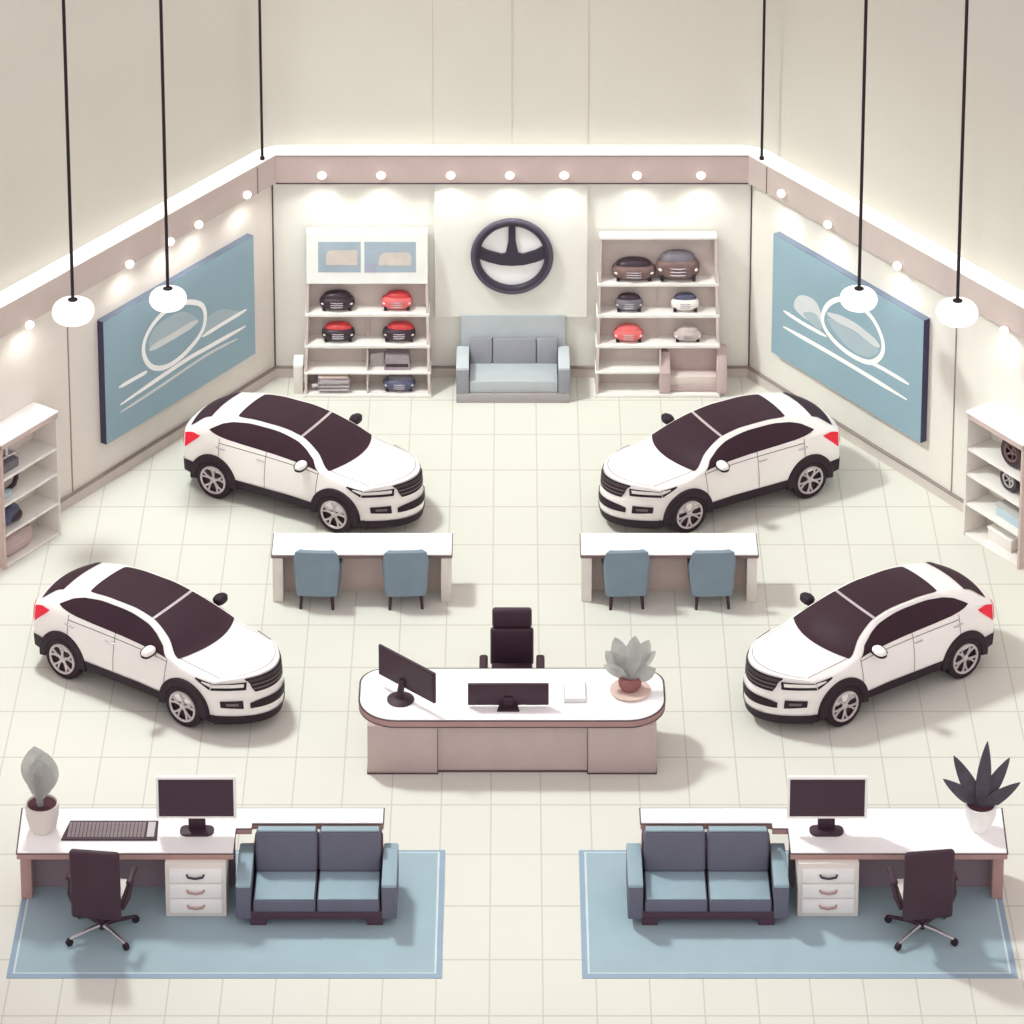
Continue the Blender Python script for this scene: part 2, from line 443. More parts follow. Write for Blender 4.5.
def make_car():
    root = thing('car', '', 'car')
    # body shell
    bm = newbm()
    us = [CST[0][0] + (CST[-1][0] - CST[0][0]) * i / 56 for i in range(57)]
    vs = [.5 * i / 9 for i in range(9)] + [.5 + .3 * i / 5 for i in range(5)] + [.8 + .2 * i / 8 for i in range(9)]
    cols = [(v, -1.0) for v in vs] + [(v, 1.0) for v in reversed(vs[:-1])]
    grid = [[bm.verts.new(S(u, v, s)) for v, s in cols] for u in us]
    for a, b in zip(grid, grid[1:]):
        for i in range(len(cols) - 1): bm.faces.new((a[i], a[i + 1], b[i + 1], b[i]))
    capv = [v for v in vs if v <= .8001]
    top = [v for v in vs if v >= .7999]
    ts = [-(1 - (v - .8) / .2) for v in top] + [(1 - (v - .8) / .2) for v in reversed(top[:-1])]
    for fr in (True, False):
        g = [[bm.verts.new(F(t, v, fr)) for t in ts] for v in capv]
        for a, b in zip(g, g[1:]):
            for i in range(len(ts) - 1): bm.faces.new((a[i], a[i + 1], b[i + 1], b[i]))
    bmesh.ops.remove_doubles(bm, verts=bm.verts[:], dist=2e-4)
    obj('body', bm, 'car_paint', root)
    # windscreen
    def ws(a, b):
        w = -1 + 2 * b; u = .99 - .655 * a
        return full(u, w * (.975 - .05 * a))
    bm = newbm(); patch(bm, ws, 14, 24, .008); obj('windscreen', bm, 'car_glass', root)
    def pano(a, b):
        w = -1 + 2 * b
        e = max(0, (a - .86) / .14); hw = .925 * (1 - .06 * (1 - math.sqrt(max(0, 1 - e * e))))
        u = .30 - 1.29 * a + .02 * a * abs(w) ** 3
        return full(u, w * hw)
    bm = newbm(); patch(bm, pano, 24, 20, .008); obj('panoramic_roof', bm, 'car_glass', root)
    bm = newbm()
    def strip(a, b):
        return full(.338 - .04 * a, (-1 + 2 * b) * .925)
    patch(bm, strip, 2, 20, .011); obj('roof_strip', bm, 'rim_silver', root)
    def rg(a, b):
        w = -1 + 2 * b; u = -1.47 - .38 * a
        return full(u, w * (.99 + .01 * a))
    bm = newbm(); patch(bm, rg, 12, 20, .008)
    obj('rear_window', bm, 'car_glass', root)
    # side windows
    tab = [(-.88, .525, .53), (-.70, .523, .69), (-.50, .52, .735), (-.30, .52, .755), (0.2, .52, .768), (.7, .52, .765), (1.0, .525, .75), (1.2, .54, .715), (1.34, .565, .655), (1.42, .60, .61)]
    for sd in (1, -1):
        def sw(a, b):
            u = -.88 + 2.30 * a; lo, hi = lerp(tab, u); return S(-u, lo + (hi - lo) * b, sd)
        bm = newbm(); patch(bm, sw, 48, 8, .008); w = obj('side_window', bm, 'car_glass', root)
        def pil(a, b):
            u = .13 + .035 * a; lo, hi = lerp(tab, u); return S(-u, lo + (hi - lo) * b, sd)
        bm = newbm(); patch(bm, pil, 1, 6, .011); obj('window_pillar', bm, 'car_black', w)
    # lower cladding all round
    def cl(u):
        return lerp([(-1.92, .17), (-1.5, .17), (-.8, .14), (.8, .14), (1.3, .13), (1.76, .10)], u)[0]
    bm = newbm()
    for sd in (1, -1):
        patch(bm, lambda a, b: S(1.77 - 3.72 * a, cl(1.77 - 3.72 * a) * b, sd), 50, 3, .012)
    patch(bm, lambda a, b: F(-1 + 2 * a, .10 * b, True), 24, 3, .012)
    patch(bm, lambda a, b: F(-1 + 2 * a, .17 * b, False), 24, 3, .012)
    for sd in (1, -1):
        tube(bm, [S(1.765, .10 * i / 4, sd) for i in range(5)], .03, n=8)
    obj('lower_cladding', bm, 'car_black', root)
    box_obj('underbody', 'car_black', root, -1.75, 1.85, -.72, .72, .20, .50, bev=.05)
    # grille, headlights, intake, fog lights
    def gr(a, b):
        hw = .44 + .20 * b ** .7; q = .37 + .36 * b
        return F((-1 + 2 * a) * hw, q, True)
    bm = newbm(); patch(bm, gr, 24, 6, .014); g = obj('grille', bm, 'car_black', root)
    bm = newbm()
    for i in range(5):
        b0 = .12 + .17 * i
        patch(bm, lambda a, b: F((-1 + 2 * a) * (.41 + .20 * (b0 + .05 * b) ** .7), .37 + .30 * (b0 + .05 * b), True), 20, 1, .022)
    obj('grille_bars', bm, 'seam', g)
    for sd in (1, -1):
        bm = newbm()
        patch(bm, lambda a, b: F(sd * (.58 + .42 * a), .41 + .13 * b + .01 * a, True), 10, 3, .016)
        def hs(a, b):
            u = 1.76 - .30 * a; lo = .545 + .03 * a; lo = lo * .8 / .8
            lo = .405 + .05 * a; hi = .515 - .005 * a
            return S(u, lo + (hi - lo) * b * (1 - .75 * a) + .0 * a, sd)
        patch(bm, lambda a, b: S(1.76 - .30 * a, (.42 + .07 * a) + (.13 - .115 * a) * b, sd), 8, 3, .016)
        hl = obj('headlight', bm, 'car_black', root)
        bm = newbm()
        patch(bm, lambda a, b: F(sd * (.62 + .38 * a), .45 + .045 * b + .01 * a, True), 10, 1, .024)
        patch(bm, lambda a, b: S(1.76 - .17 * a, .46 + (.045 - .03 * a) * b + .02 * a, sd), 6, 1, .024)
        obj('light_strip', bm, 'lamp_white', hl)
        bm = newbm()
        patch(bm, lambda a, b: F(sd * (.64 + .26 * a), .185 + (.10 - .02 * a) * b + .015 * a, True), 6, 3, .014)
        fl = obj('fog_light', bm, 'car_black', root)
        bm = newbm(); patch(bm, lambda a, b: F(sd * (.70 + .14 * a), .225 + .03 * b, True), 4, 1, .022); obj('fog_lens', bm, 'seam', fl)
        # tail light: red wedge on the corner
        bm = newbm()
        patch(bm, lambda a, b: S(-1.58 - .34 * a, .48 - .13 * a * (1 - b) + .07 * (b - .3) * a, sd), 8, 4, .014)
        patch(bm, lambda a, b: F(sd * (1 - .22 * a), .33 + .19 * b, False), 5, 3, .014)
        obj('tail_light', bm, 'red_lamp', root)
    bm = newbm()
    patch(bm, lambda a, b: F((-1 + 2 * a) * .55, .185 + .10 * b * (1 - .35 * abs(-1 + 2 * a) ** 4), True), 24, 3, .014)
    obj('lower_intake', bm, 'car_black', root)
    # tail face details
    bm = newbm(); patch(bm, lambda a, b: F(-.3 + .6 * a, .30 + .12 * b, False), 8, 2, .012); obj('number_plate_recess', bm, 'car_black', root)
    # door seams, handles, mirrors
    bm = newbm()
    for sd in (1, -1):
        for u, v0, v1 in ((.885, .15, .51), (-.185, .15, .52), (-1.17, .30, .51)):
            patch(bm, lambda a, b: S(u - .006 + .012 * a, v0 + (v1 - v0) * b, sd), 1, 10, .006)
        patch(bm, lambda a, b: S(.885 - 2.05 * a, .478 + .006 * b - .01 * a, sd), 30, 1, .005)
        patch(bm, lambda a, b: full(.99 + .70 * a, sd * (.93 + .012 * b + .04 * a)), 14, 1, .006)
    patch(bm, lambda a, b: full(1.70 + .008 * b, -.95 + 1.9 * a), 20, 1, .006)
    obj('panel_seams', bm, 'seam', root)
    for sd in (1, -1):
        for u in (-.12, -.98):
            bm = newbm()
            p0, p1 = S(u - .06, .43, sd), S(u - .25, .43, sd)
            tube(bm, [p0, p0 + Vector((-.03, sd * .015, .0)), p1 + Vector((.03, sd * .015, 0)), p1], .014, n=8)
            obj('door_handle', bm, 'rim_silver', root)
        bm = newbm(); ellipsoid(bm, (0, 0, 0), (.09, .14, .07), e=.8, mtx=T((.64, sd * .97, 1.215)))
        mi = obj('wing_mirror', bm, 'car_paint', root)
        bm = newbm(); ellipsoid(bm, (0, 0, 0), (.094, .145, .05), e=.8, mtx=T((.635, sd * .97, 1.175)))
        tube(bm, [(.66, sd * .80, 1.12), (.64, sd * .92, 1.16)], .035, n=8)
        obj('mirror_base', bm, 'car_black', mi)
        bm = newbm(); ellipsoid(bm, (0, 0, 0), (.02, .11, .055), mtx=T((.555, sd * .97, 1.21))); obj('mirror_glass', bm, 'car_glass', mi)
    # arches and wheels
    for wx in (1.27, -1.28):
        for sd in (1, -1):
            bm = newbm(); t = bmesh.new(); rows = []
            ro = .495
            secs = [(ro, .80), (ro, .895), (ro - .015, .91), (.37, .91), (.35, .89), (.35, .78)]
            for i in range(33):
                a = R(-8 + 196 * i / 32)
                rows.append([t.verts.new((wx + r * math.cos(a), sd * y, .375 + r * math.sin(a))) for r, y in secs])
            for a, b in zip(rows, rows[1:]):
                for j in range(len(secs)): t.faces.new((a[j], a[(j + 1) % len(secs)], b[(j + 1) % len(secs)], b[j]))
            t.faces.new(rows[0]); t.faces.new(rows[-1][::-1])
            merge(bm, t); obj('wheel_arch', bm, 'car_black', root)
            wm = T((wx, sd * .80, .375)) @ (RX(-90) if sd > 0 else RX(90))
            bm = newbm()
            lathe(bm, [(.27, -.11), (.33, -.12), (.37, -.09), (.375, 0), (.37, .075), (.345, .10), (.285, .105), (.27, .09), (.265, .03), (0.01, .03)], n=40, mtx=None, cap=False)
            wh = obj('wheel', bm, 'tyre', root); wh.matrix_local = wm
            bm = newbm()
            tube(bm, [(.25 * math.cos(2 * PI * i / 36), .25 * math.sin(2 * PI * i / 36), .10) for i in range(36)], .022, n=8, closed=True)
            for kx in range(5):
                a = 2 * PI * kx / 5 + .3
                for da in (-.13, .13):
                    tube(bm, [(.04 * math.cos(a), .04 * math.sin(a), .085), (.15 * math.cos(a + da * .8), .15 * math.sin(a + da * .8), .09), (.255 * math.cos(a + da * 1.9), .255 * math.sin(a + da * 1.9), .10)], .02, n=6)
            lathe(bm, [(.06, .06), (.06, .10), (.04, .112), (.005, .114)], n=16, cap=False)
            obj('rim', bm, 'rim_silver', wh)
            bm = newbm(); lathe(bm, [(.255, .04), (.2, .045), (.005, .05)], n=32, cap=False); obj('brake_disc', bm, 'rim_dark', wh)
    return root

car0 = make_car()
for i, (x, y, h, lab) in enumerate((
        (-5.96, .37, -33.6, 'white SUV with dark panoramic roof at front left, above the desk with the keyboard'),
        (-3.87, 6.38, -28.4, 'white SUV with dark panoramic roof at back left, between left wall picture and table'),
        (6.02, .38, -146.4, 'white SUV with dark panoramic roof at front right, nose towards the reception desk'),
        (3.86, 6.38, -151.6, 'white SUV with dark panoramic roof at back right, beside the right wall picture'))):
    o = car0 if i == 0 else copy_thing(car0)
    o.location = (x, y, 0); o.rotation_euler = (0, 0, R(h)); tag(o, lab, 'car', 'white SUVs on the showroom floor')
    near = -1 if x < 0 else 1
    for c_ in o.children:
        if c_.name.startswith('wing_mirror'):
            c_.data = c_.data.copy()
            c_.data.materials[0] = M['car_black' if sum(v.co.y for v in c_.data.vertices) * near < 0 else 'car_paint']

# ------------------------------------------------------------------ back tables and tub chairs
def side_table(x0, x1, label):
    t = thing('table', label, 'table', ((x0 + x1) / 2, 3.05, 0), 0, 'long white tables')
    w = (x1 - x0) / 2
    bm = newbm(); box(bm, -w, w, -.35, .37, .87, .905); obj('table_edge', bm, 'pink_edge', t)
    bm = newbm(); box(bm, -w + .004, w - .004, -.346, .366, .9061, .93, bev=.006); obj('table_top', bm, 'white_top', t)
    bm = newbm(); box(bm, -w - .012, w + .012, -.362, .385, .898, .9105); box(bm, -w - .006, w + .006, -.356, .37, .862, .872); obj('edge_outline', bm, 'line_dark', t)  # thin dark drawn outline around the slab, added as geometry
    for s in (-1, 1):
        box_obj('leg', 'offwhite', t, s * (w - .10) - .09, s * (w - .10) + .09, -.33, .05, 0, .87, bev=.012)
    box_obj('modesty_panel', 'pinkish', t, -w + .1, w - .1, .051, .10, 0.0, .87)
    return t
side_table(-4.15, -1.04, 'long white table in front of the back left car, two blue chairs at it')
side_table(1.19, 4.25, 'long white table in front of the back right car, two blue chairs at it')

def tub_chair(flip):
    t = thing('tub_chair', '', 'chair')
    # wrap-around shell: outer and inner walls following a U, closed back towards -y
    bm = newbm(); tb = bmesh.new()
    prof_u = []
    W, Dp = .40, .62
    for i in range(25):
        a = PI + PI * i / 24      # back half circle-ish, squarer
        c_, s_ = math.cos(a), math.sin(a)
        prof_u.append((W * math.copysign(abs(c_) ** .42, c_), .10 + .14 * math.copysign(abs(s_) ** .42, s_) - .0))
    pts = [(-W, .55)] + prof_u + [(W, .55)]
    n = len(pts)
    rows_o, rows_i = [], []
    for i, (x, y) in enumerate(pts):
        back = max(0.0, min(1.0, (.12 - y) / .12))
        edge = 1.0 - .55 * (abs(x) / W) ** 14 if back > .01 else 0
        top = .74 + .36 * back * (1 if abs(x) < W * .93 else .75)
        if y > .3: top = .66
        xi, yi = x * .78, y + .10 * back
        flare = 1.0
        ro = [tb.verts.new((x * (.90 + .10 * k / 5), y + .03 * (1 - k / 5) * back, .24 + (top - .24) * k / 5)) for k in range(6)]
        ri = [tb.verts.new((xi, yi, .24 + (top - .24) * k / 5)) for k in range(6)]
        rows_o.append(ro); rows_i.append(ri)
    for rows in (rows_o, rows_i):
        for a, b in zip(rows, rows[1:]):
            for k_ in range(5): tb.faces.new((a[k_], b[k_], b[k_ + 1], a[k_ + 1]))
    for i in range(n - 1):
        tb.faces.new((rows_o[i][5], rows_o[i + 1][5], rows_i[i + 1][5], rows_i[i][5]))
        tb.faces.new((rows_o[i][0], rows_i[i][0], rows_i[i + 1][0], rows_o[i + 1][0]))
    for i in (0, n - 1):
        for k_ in range(5): tb.faces.new((rows_o[i][k_], rows_o[i][k_ + 1], rows_i[i][k_ + 1], rows_i[i][k_]))
    bmesh.ops.recalc_face_normals(tb, faces=tb.faces[:])
    merge(bm, tb); o = obj('backrest', bm, 'chair_blue', t)
    md = o.modifiers.new('round', 'BEVEL'); md.width = .05; md.segments = 3; md.limit_method = 'ANGLE'; md.angle_limit = R(45)
    box_obj('seat', 'chair_blue', t, -.30, .30, .05, .58, .25, .46, bev=.05, seg=3)
    for sx in (-.26, .26):
        for y0, y1 in ((.04, -.02), (.48, .52)):
            bm = newbm(); tube(bm, [(sx, y0, .27), (sx * 1.08, y1, 0.0)], .03, n=10, radii=[.036, .024]); obj('leg', bm, 'dark', t)
    return t
ch0 = tub_chair(1)
for i, (x, rz, lab) in enumerate(((-3.37, -3, 'blue-grey tub chair at the left table, left of its two'),
        (-1.83, 3, 'blue-grey tub chair at the left table, right of its two'),
        (1.98, 3, 'blue-grey tub chair at the right table, left of its two'),
        (3.46, 3, 'blue-grey tub chair at the right table, right of its two'))):
    o = ch0 if i == 0 else copy_thing(ch0)
    o.location = (x, 2.50, 0); o.rotation_euler = (0, 0, R(rz)); tag(o, lab, 'chair', 'blue-grey tub chairs')

# ------------------------------------------------------------------ reception desk
t = thing('reception_desk', 'white-topped reception desk with rounded ends in the middle of the floor', 'desk', (0, -1.7, 0))
poly = rounded(-2.47, 2.47, -.74, .76, (.42, .42, .62, .62), 10)
bm = newbm(); prism(bm, poly, .87, .985, bev=.01); obj('counter_edge', bm, 'pink_edge', t)
bm = newbm(); prism(bm, rounded(-2.455, 2.455, -.725, .745, (.41, .41, .61, .61), 10), .9851, 1.0, bev=.005); obj('counter_top', bm, 'white_top', t)
bm = newbm(); prism(bm, rounded(-2.485, 2.485, -.75, .778, (.43, .43, .63, .63), 10), .978, .988); prism(bm, rounded(-2.477, 2.477, -.747, .765, (.42, .42, .62, .62), 10), .862, .872); obj('edge_outline', bm, 'line_dark', t)  # drawn contour lines of the counter, built as thin dark layers
box_obj('front_panel', 'desk_body', t, -1.19, 1.21, -.64, -.56, 0.01, .87)
for x0, x1 in ((-2.32, -1.20), (1.22, 2.32)):
    box_obj('pedestal', 'desk_body', t, x0, x1, -.71, .55, 0.0, .87, bev=.015)
for x0, x1 in ((-2.33, -1.19), (1.21, 2.33)):
    bm = newbm(); box(bm, x0, x1, -.72, .55, 0, .025); obj('plinth', bm, 'line_dark', t)
bm = newbm(); box(bm, -1.19, 1.21, -.66, -.56, 0, .025); obj('plinth', bm, 'line_dark', t)

# ------------------------------------------------------------------ office chairs
def office_chair(name, label, loc, rz, kind):
    t = thing(name, label, 'chair', loc, rz, 'dark office chairs')
    seat_z = .62 if kind == 'desk' else .50
    bm = newbm(); box(bm, -.34, .34, -.30, .38, seat_z - .07, seat_z + .07, bev=.05, seg=3); obj('seat', bm, 'dark' if kind == 'desk' else 'dark', t)
    if kind == 'desk':
        # slab backrest, leaning a little, facing away from the viewer
        bm = newbm(); box(bm, -.38, .38, -.07, .06, 0, 1.16, bev=.055, seg=4, mtx=T((0, -.34, seat_z - .10)) @ RX(2)); obj('backrest', bm, 'dark', t)
        bm = newbm(); box(bm, -.33, .33, -.28, .37, seat_z + .071, seat_z + .10, bev=.014); obj('seat_pad', bm, 'offwhite', t)
    else:
        bm = newbm(); box(bm, -.36, .36, -.06, .06, 0, .66, bev=.05, seg=3, mtx=T((0, -.36, seat_z - .02)) @ RX(5)); b = obj('backrest', bm, 'dark', t)
        bm = newbm(); box(bm, -.33, .33, -.09, .05, 0, .33, bev=.05, seg=3, mtx=T((0, -.42, seat_z + .64)) @ RX(5)); obj('headrest', bm, 'dark', t)
    for s in (-1, 1):
        bm = newbm()
        if kind == 'desk':
            tube(bm, [(s * .36, -.22, seat_z + .0), (s * .44, -.18, seat_z + .16), (s * .46, .02, seat_z + .36)], .045, n=10)
            box(bm, s * .46 - .05, s * .46 + .05, -.16, .26, seat_z + .35, seat_z + .42, bev=.03, seg=3)
        else:
            tube(bm, [(s * .36, -.10, seat_z + .0), (s * .46, -.05, seat_z + .06), (s * .47, .0, seat_z + .14)], .04, n=10)
            box(bm, s * .47 - .07, s * .47 + .07, -.28, .22, seat_z + .14, seat_z + .23, bev=.04, seg=3)
        obj('armrest', bm, 'dark', t)
    bm = newbm(); tube(bm, [(0, 0, .16), (0, 0, seat_z - .06)], .04, n=12); lathe(bm, [(.02, .10), (.075, .12), (.07, .2), (.03, .22)], n=16); obj('gas_post', bm, 'dark', t)
    for a in (38, 142, 218, 322):
        ca, sa = math.cos(R(a)), math.sin(R(a))
        bm = newbm(); tube(bm, [(0, 0, .17), (.25 * ca, .25 * sa, .15), (.54 * ca, .54 * sa, .10)], .035, n=10, radii=[.045, .035, .028])
        lg = obj('base_leg', bm, 'chrome' if sa < 0 else 'dark', t)
        bm = newbm(); lathe(bm, [(.02, -.03), (.055, -.028), (.055, .028), (.02, .03)], n=16, mtx=T((.55 * ca, .55 * sa, .055)) @ RZ(a) @ RX(90)); obj('caster', bm, 'car_black', lg)
    return t
office_chair('office_chair', 'dark office chair on left rug, backrest towards the viewer, star base', (-6.17, -6.58, .018), R(-7), 'desk')
office_chair('office_chair', 'dark office chair on right rug, backrest towards the viewer, star base', (6.17, -6.58, .018), R(7), 'desk')
office_chair('office_chair', 'dark high-back office chair with headrest behind the reception desk', (0, -.36, 0), R(180), 'rec')

# ------------------------------------------------------------------ rugs, front desks
for sx, lab in ((-1, 'blue rectangular rug with pale border line on the left'), (1, 'blue rectangular rug with pale border line on the right')):
    t = thing('rug', lab, 'rug', (sx * 4.27, -6.05, 0), 0, 'blue rugs')
    w, h = 3.23, 1.58
    bm = newbm(); box(bm, -w, w, -h, h, 0.001, .012); obj('rug_border', bm, 'rug_border', t)
    bm = newbm(); box(bm, -w + .085, w - .085, -h + .10, h - .05, .012, .0145); obj('rug_line', bm, 'rug_line', t)
    bm = newbm(); box(bm, -w + .115, w - .115, -h + .125, h - .075, .0145, .017); obj('rug_field', bm, 'rug_blue', t)

def front_desk(s, label):
    t = thing('desk', label, 'desk', (0, 0, 0), 0, 'white front desks')
    X = lambda x: s * x
    def pr(name, poly, z0, z1, m, bev=0.0):
        p = [(X(x), y) for x, y in poly]
        if s > 0: p = p[::-1]
        bm = newbm(); prism(bm, p, z0, z1, bev=bev); return obj(name, bm, m, t)
    pl = [(-7.50, -6.06), (-4.22, -6.06), (-4.22, -5.42), (-3.98, -5.42), (-3.98, -5.29), (-1.97, -5.29), (-1.97, -4.90), (-7.55, -4.90)]
    pr('edge_outline', [(-7.512, -6.068), (-4.21, -6.068), (-4.21, -5.428), (-3.972, -5.428), (-3.972, -5.298), (-1.96, -5.298), (-1.96, -4.88), (-7.566, -4.88)], 1.028, 1.038, 'line_dark')  # dark layer added as the drawn outline of the desk top
    pr('desk_edge', pl, .94, 1.035, 'pink_edge')
    pl2 = [(-7.49, -6.05), (-4.225, -6.05), (-4.225, -5.415), (-3.985, -5.415), (-3.985, -5.285), (-1.98, -5.285), (-1.98, -4.91), (-7.54, -4.91)]
    pr('desk_top', pl2, 1.0351, 1.05, 'white_top')
    def bx(name, m, x0, x1, y0, y1, z0, z1, bev=0.0):
        a, b = sorted((X(x0), X(x1))); return box_obj(name, m, t, a, b, y0, y1, z0, z1, bev=bev)
    bx('leg', 'pink_edge', -7.50, -7.33, -5.72, -5.0, 0.017, .94, .01)
    bx('leg', 'pink_edge', -2.12, -2.0, -5.18, -4.95, 0.017, .94, .01)
    bx('modesty_panel', 'modesty', -7.33, -4.24, -5.42, -5.37, 0.017, .94)
    return t
front_desk(-1, 'white-topped desk at front left with keyboard, monitor and pale potted plant')
front_desk(1, 'white-topped desk at front right with monitor and dark-leaved potted plant')

def drawer_unit(s, label):
    t = thing('drawer_unit', label, 'drawers', (s * 4.79, -5.80, .018), 0, 'three-drawer pedestals under the front desks')
    box_obj('carcass', 'offwhite', t, -.46, .46, -.36, .30, 0, .92, bev=.01)
    for z0, z1 in ((.60, .84), (.335, .575), (.075, .315)):
        d = box_obj('drawer', 'white', t, -.395, .395, -.385, -.36, z0, z1, bev=.008)
        bm = newbm(); zc = (z0 + z1) / 2
        tube(bm, [(-.13, -.385, zc + .02), (-.11, -.42, zc - .005), (0, -.43, zc - .02), (.11, -.42, zc - .005), (.13, -.385, zc + .02)], .017, n=8)
        obj('handle', bm, 'pink_edge' if z0 < .5 else 'dark', d)
    return t
drawer_unit(-1, 'white three-drawer unit under the left desk beside the left blue sofa')
drawer_unit(1, 'white three-drawer unit under the right desk beside the right blue sofa')

# ------------------------------------------------------------------ blue sofas
def sofa(x, label):
    t = thing('sofa', label, 'sofa', (x, -5.88, .018), 0, 'blue two-seat sofas')
    box_obj('base', 'sofa_frame', t, -1.0, 1.0, -.52, .5, .12, .26, bev=.02)
    box_obj('back_frame', 'sofa_frame', t, -.98, .98, .30, .575, .14, .90, bev=.03)
    for s in (-1, 1):
        a, b = sorted((s * .985, s * 1.215))
        box_obj('armrest', 'sofa_shaded_front', t, a, b, -.53, .54, .12, .70, bev=.03)
        box_obj('armrest_lit_top', 'sofa_lit_top', t, a, b, -.535, .54, .66, .725, bev=.025)  # lighter layer standing in for the lit top of the arm
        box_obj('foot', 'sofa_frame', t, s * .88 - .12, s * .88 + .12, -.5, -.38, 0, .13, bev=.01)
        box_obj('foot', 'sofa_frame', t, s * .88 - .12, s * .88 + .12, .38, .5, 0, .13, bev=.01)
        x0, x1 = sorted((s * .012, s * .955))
        c = box_obj('seat_cushion', 'sofa_shaded_front', t, x0, x1, -.545, .25, .25, .46, bev=.04, seg=3)
        bm = newbm(); box(bm, x0 + .02, x1 - .02, -.52, .24, .455, .475, bev=.009); obj('cushion_lit_top', bm, 'sofa_lit_top', c)  # lighter layer painted as the lit cushion top
        bm = newbm(); box(bm, x0, x1, -.11, .11, 0, .63, bev=.06, seg=3, mtx=T((0, .245, .44)) @ RX(-16)); c = obj('back_cushion', bm, 'sofa_shaded_front', t)
        bm = newbm(); box(bm, x0 + .03, x1 - .03, -.105, .10, .615, .642, bev=.012, mtx=T((0, .245, .44)) @ RX(-16)); obj('cushion_lit_top', bm, 'sofa_lit_top', c)
    return t
sofa(-2.955, 'blue two-seat sofa on left rug beside the left drawer unit')
sofa(2.965, 'blue two-seat sofa on right rug beside the right drawer unit')

# ------------------------------------------------------------------ desk equipment
def desk_monitor(x, label):
    t = thing('monitor', label, 'monitor', (x, -5.48, 1.05), 0, 'white-framed monitors on the front desks')
    bm = newbm(); prism(bm, rounded(-.26, .26, -.17, .10, (.1, .1, .12, .12)), 0, .03, bev=.008); obj('stand_base', bm, 'dark', t)
    bm = newbm(); box(bm, -.13, .13, -.02, .06, .02, .32, bev=.02); obj('stand', bm, 'dark', t)
    bm = newbm(); box(bm, -.61, .61, -.06, .0, .24, .96, bev=.01); fr = obj('bezel', bm, 'white', t)
    bm = newbm(); box(bm, -.57, .57, -.064, -.05, .285, .92); obj('screen', bm, 'dark_screen', fr)
desk_monitor(-4.81, 'white-framed dark monitor on the left front desk')
desk_monitor(4.80, 'white-framed dark monitor on the right front desk')

t = thing('keyboard', 'dark keyboard with pale key rows on the left front desk', 'keyboard', (-6.11, -5.51, 1.05))
bm = newbm(); prism(bm, [(-.75, -.24), (.71, -.24), (.69, .24), (-.66, .24)], 0, .03, bev=.006); obj('case', bm, 'dark', t)
bm = newbm()
for r_ in range(6):
    for c_ in range(20):
        x0 = -.66 + .059 * c_; y0 = -.19 + .064 * r_
        box(bm, x0, x0 + .046, y0, y0 + .05, .03, .042)
kz = obj('keys', bm, 'keys', t, smooth=False)
bm = newbm(); box(bm, .545, .66, -.19, .19, .03, .042, bev=.004); obj('number_pad', bm, 'pad_grey', t)

t = thing('monitor', 'dark monitor angled at the left end of the reception desk', 'monitor', (-1.80, -1.86, 1.0), R(-43), 'monitors on the reception desk')
bm = newbm(); lathe(bm, [(.22, 0), (.22, .02), (.17, .05), (.1, .06), (.02, .06)], n=28); obj('stand_base', bm, 'dark', t)
bm = newbm(); tube(bm, [(0, -.03, .05), (0, 0, .16), (0, .05, .34)], .055, n=12); obj('stand', bm, 'dark', t)
bm = newbm(); box(bm, -.56, .70, .06, .11, .2, .74, bev=.012); b = obj('bezel', bm, 'dark', t)
bm = newbm(); box(bm, -.53, .67, .053, .062, .235, .71); obj('screen', bm, 'dark_screen', b)

t = thing('monitor', 'dark low monitor in the middle of the reception desk, its back to the viewer', 'monitor', (-.06, -2.08, 1.0), 0, 'monitors on the reception desk')
bm = newbm(); prism(bm, [(-.18, -.13), (.18, -.13), (.14, .12), (-.14, .12)], 0, .025, bev=.006); obj('stand_base', bm, 'dark', t)
bm = newbm(); box(bm, -.08, .08, -.04, .01, .02, .2, bev=.015); box(bm, -.075, .075, -.06, -.02, .1, .13, bev=.01); obj('stand', bm, 'dark', t)
bm = newbm(); box(bm, -.65, .65, 0, .05, .04, .42, bev=.012); b = obj('shell', bm, 'dark_screen', t)
bm = newbm(); box(bm, -.62, .62, .046, .055, .07, .39); obj('screen', bm, 'car_black', b)

t = thing('notepad', 'small white notepad with grey cover sheet on the reception desk', 'notepad', (1.02, -1.68, 1.0))
bm = newbm(); box(bm, -.18, .18, -.28, .28, 0, .03, bev=.004); obj('pages', bm, 'pad_grey', t)
bm = newbm(); box(bm, -.165, .165, -.20, .26, .03, .036); obj('top_sheet', bm, 'pad_white', t)

# ------------------------------------------------------------------ plants
def leaf(bm, base, azim, lean, L, W, curl=0.3, n=12, notch=0.0, mtx=None, thick=.006, tipw=.5):
    """flat pointed leaf growing from base; azim in degrees, lean from vertical in degrees"""
    t = bmesh.new(); rows = []
    a = R(azim); p = Vector(base); th = R(lean)
    side = Vector((-math.sin(a), math.cos(a), 0))
    for i in range(n + 1):
        q = i / n
        d = Vector((math.sin(th) * math.cos(a), math.sin(th) * math.sin(a), math.cos(th)))
        w = W * (math.sin(PI * min(1, q ** tipw * .98 + .02)) ** .8) * .5 + .004
        up = side.cross(d)
        rows.append([t.verts.new(p - side * w + up * w * .25), t.verts.new(p), t.verts.new(p + side * w + up * w * .25)])
        p = p + d * (L / n); th += curl / n
    for r0, r1 in zip(rows, rows[1:]):
        for j in range(2): t.faces.new((r0[j], r0[j + 1], r1[j + 1], r1[j]))
    bmesh.ops.solidify(t, geom=t.faces[:], thickness=thick)
    merge(bm, t, mtx)

def pot(bm, r0, r1, h):
    lathe(bm, [(.01, 0), (r0 * .8, 0), (r0, .04), (r1 * .97, h * .6), (r1, h), (r1 - .03, h), (r1 - .04, h - .05), (.01, h - .05)], n=30, cap=False)

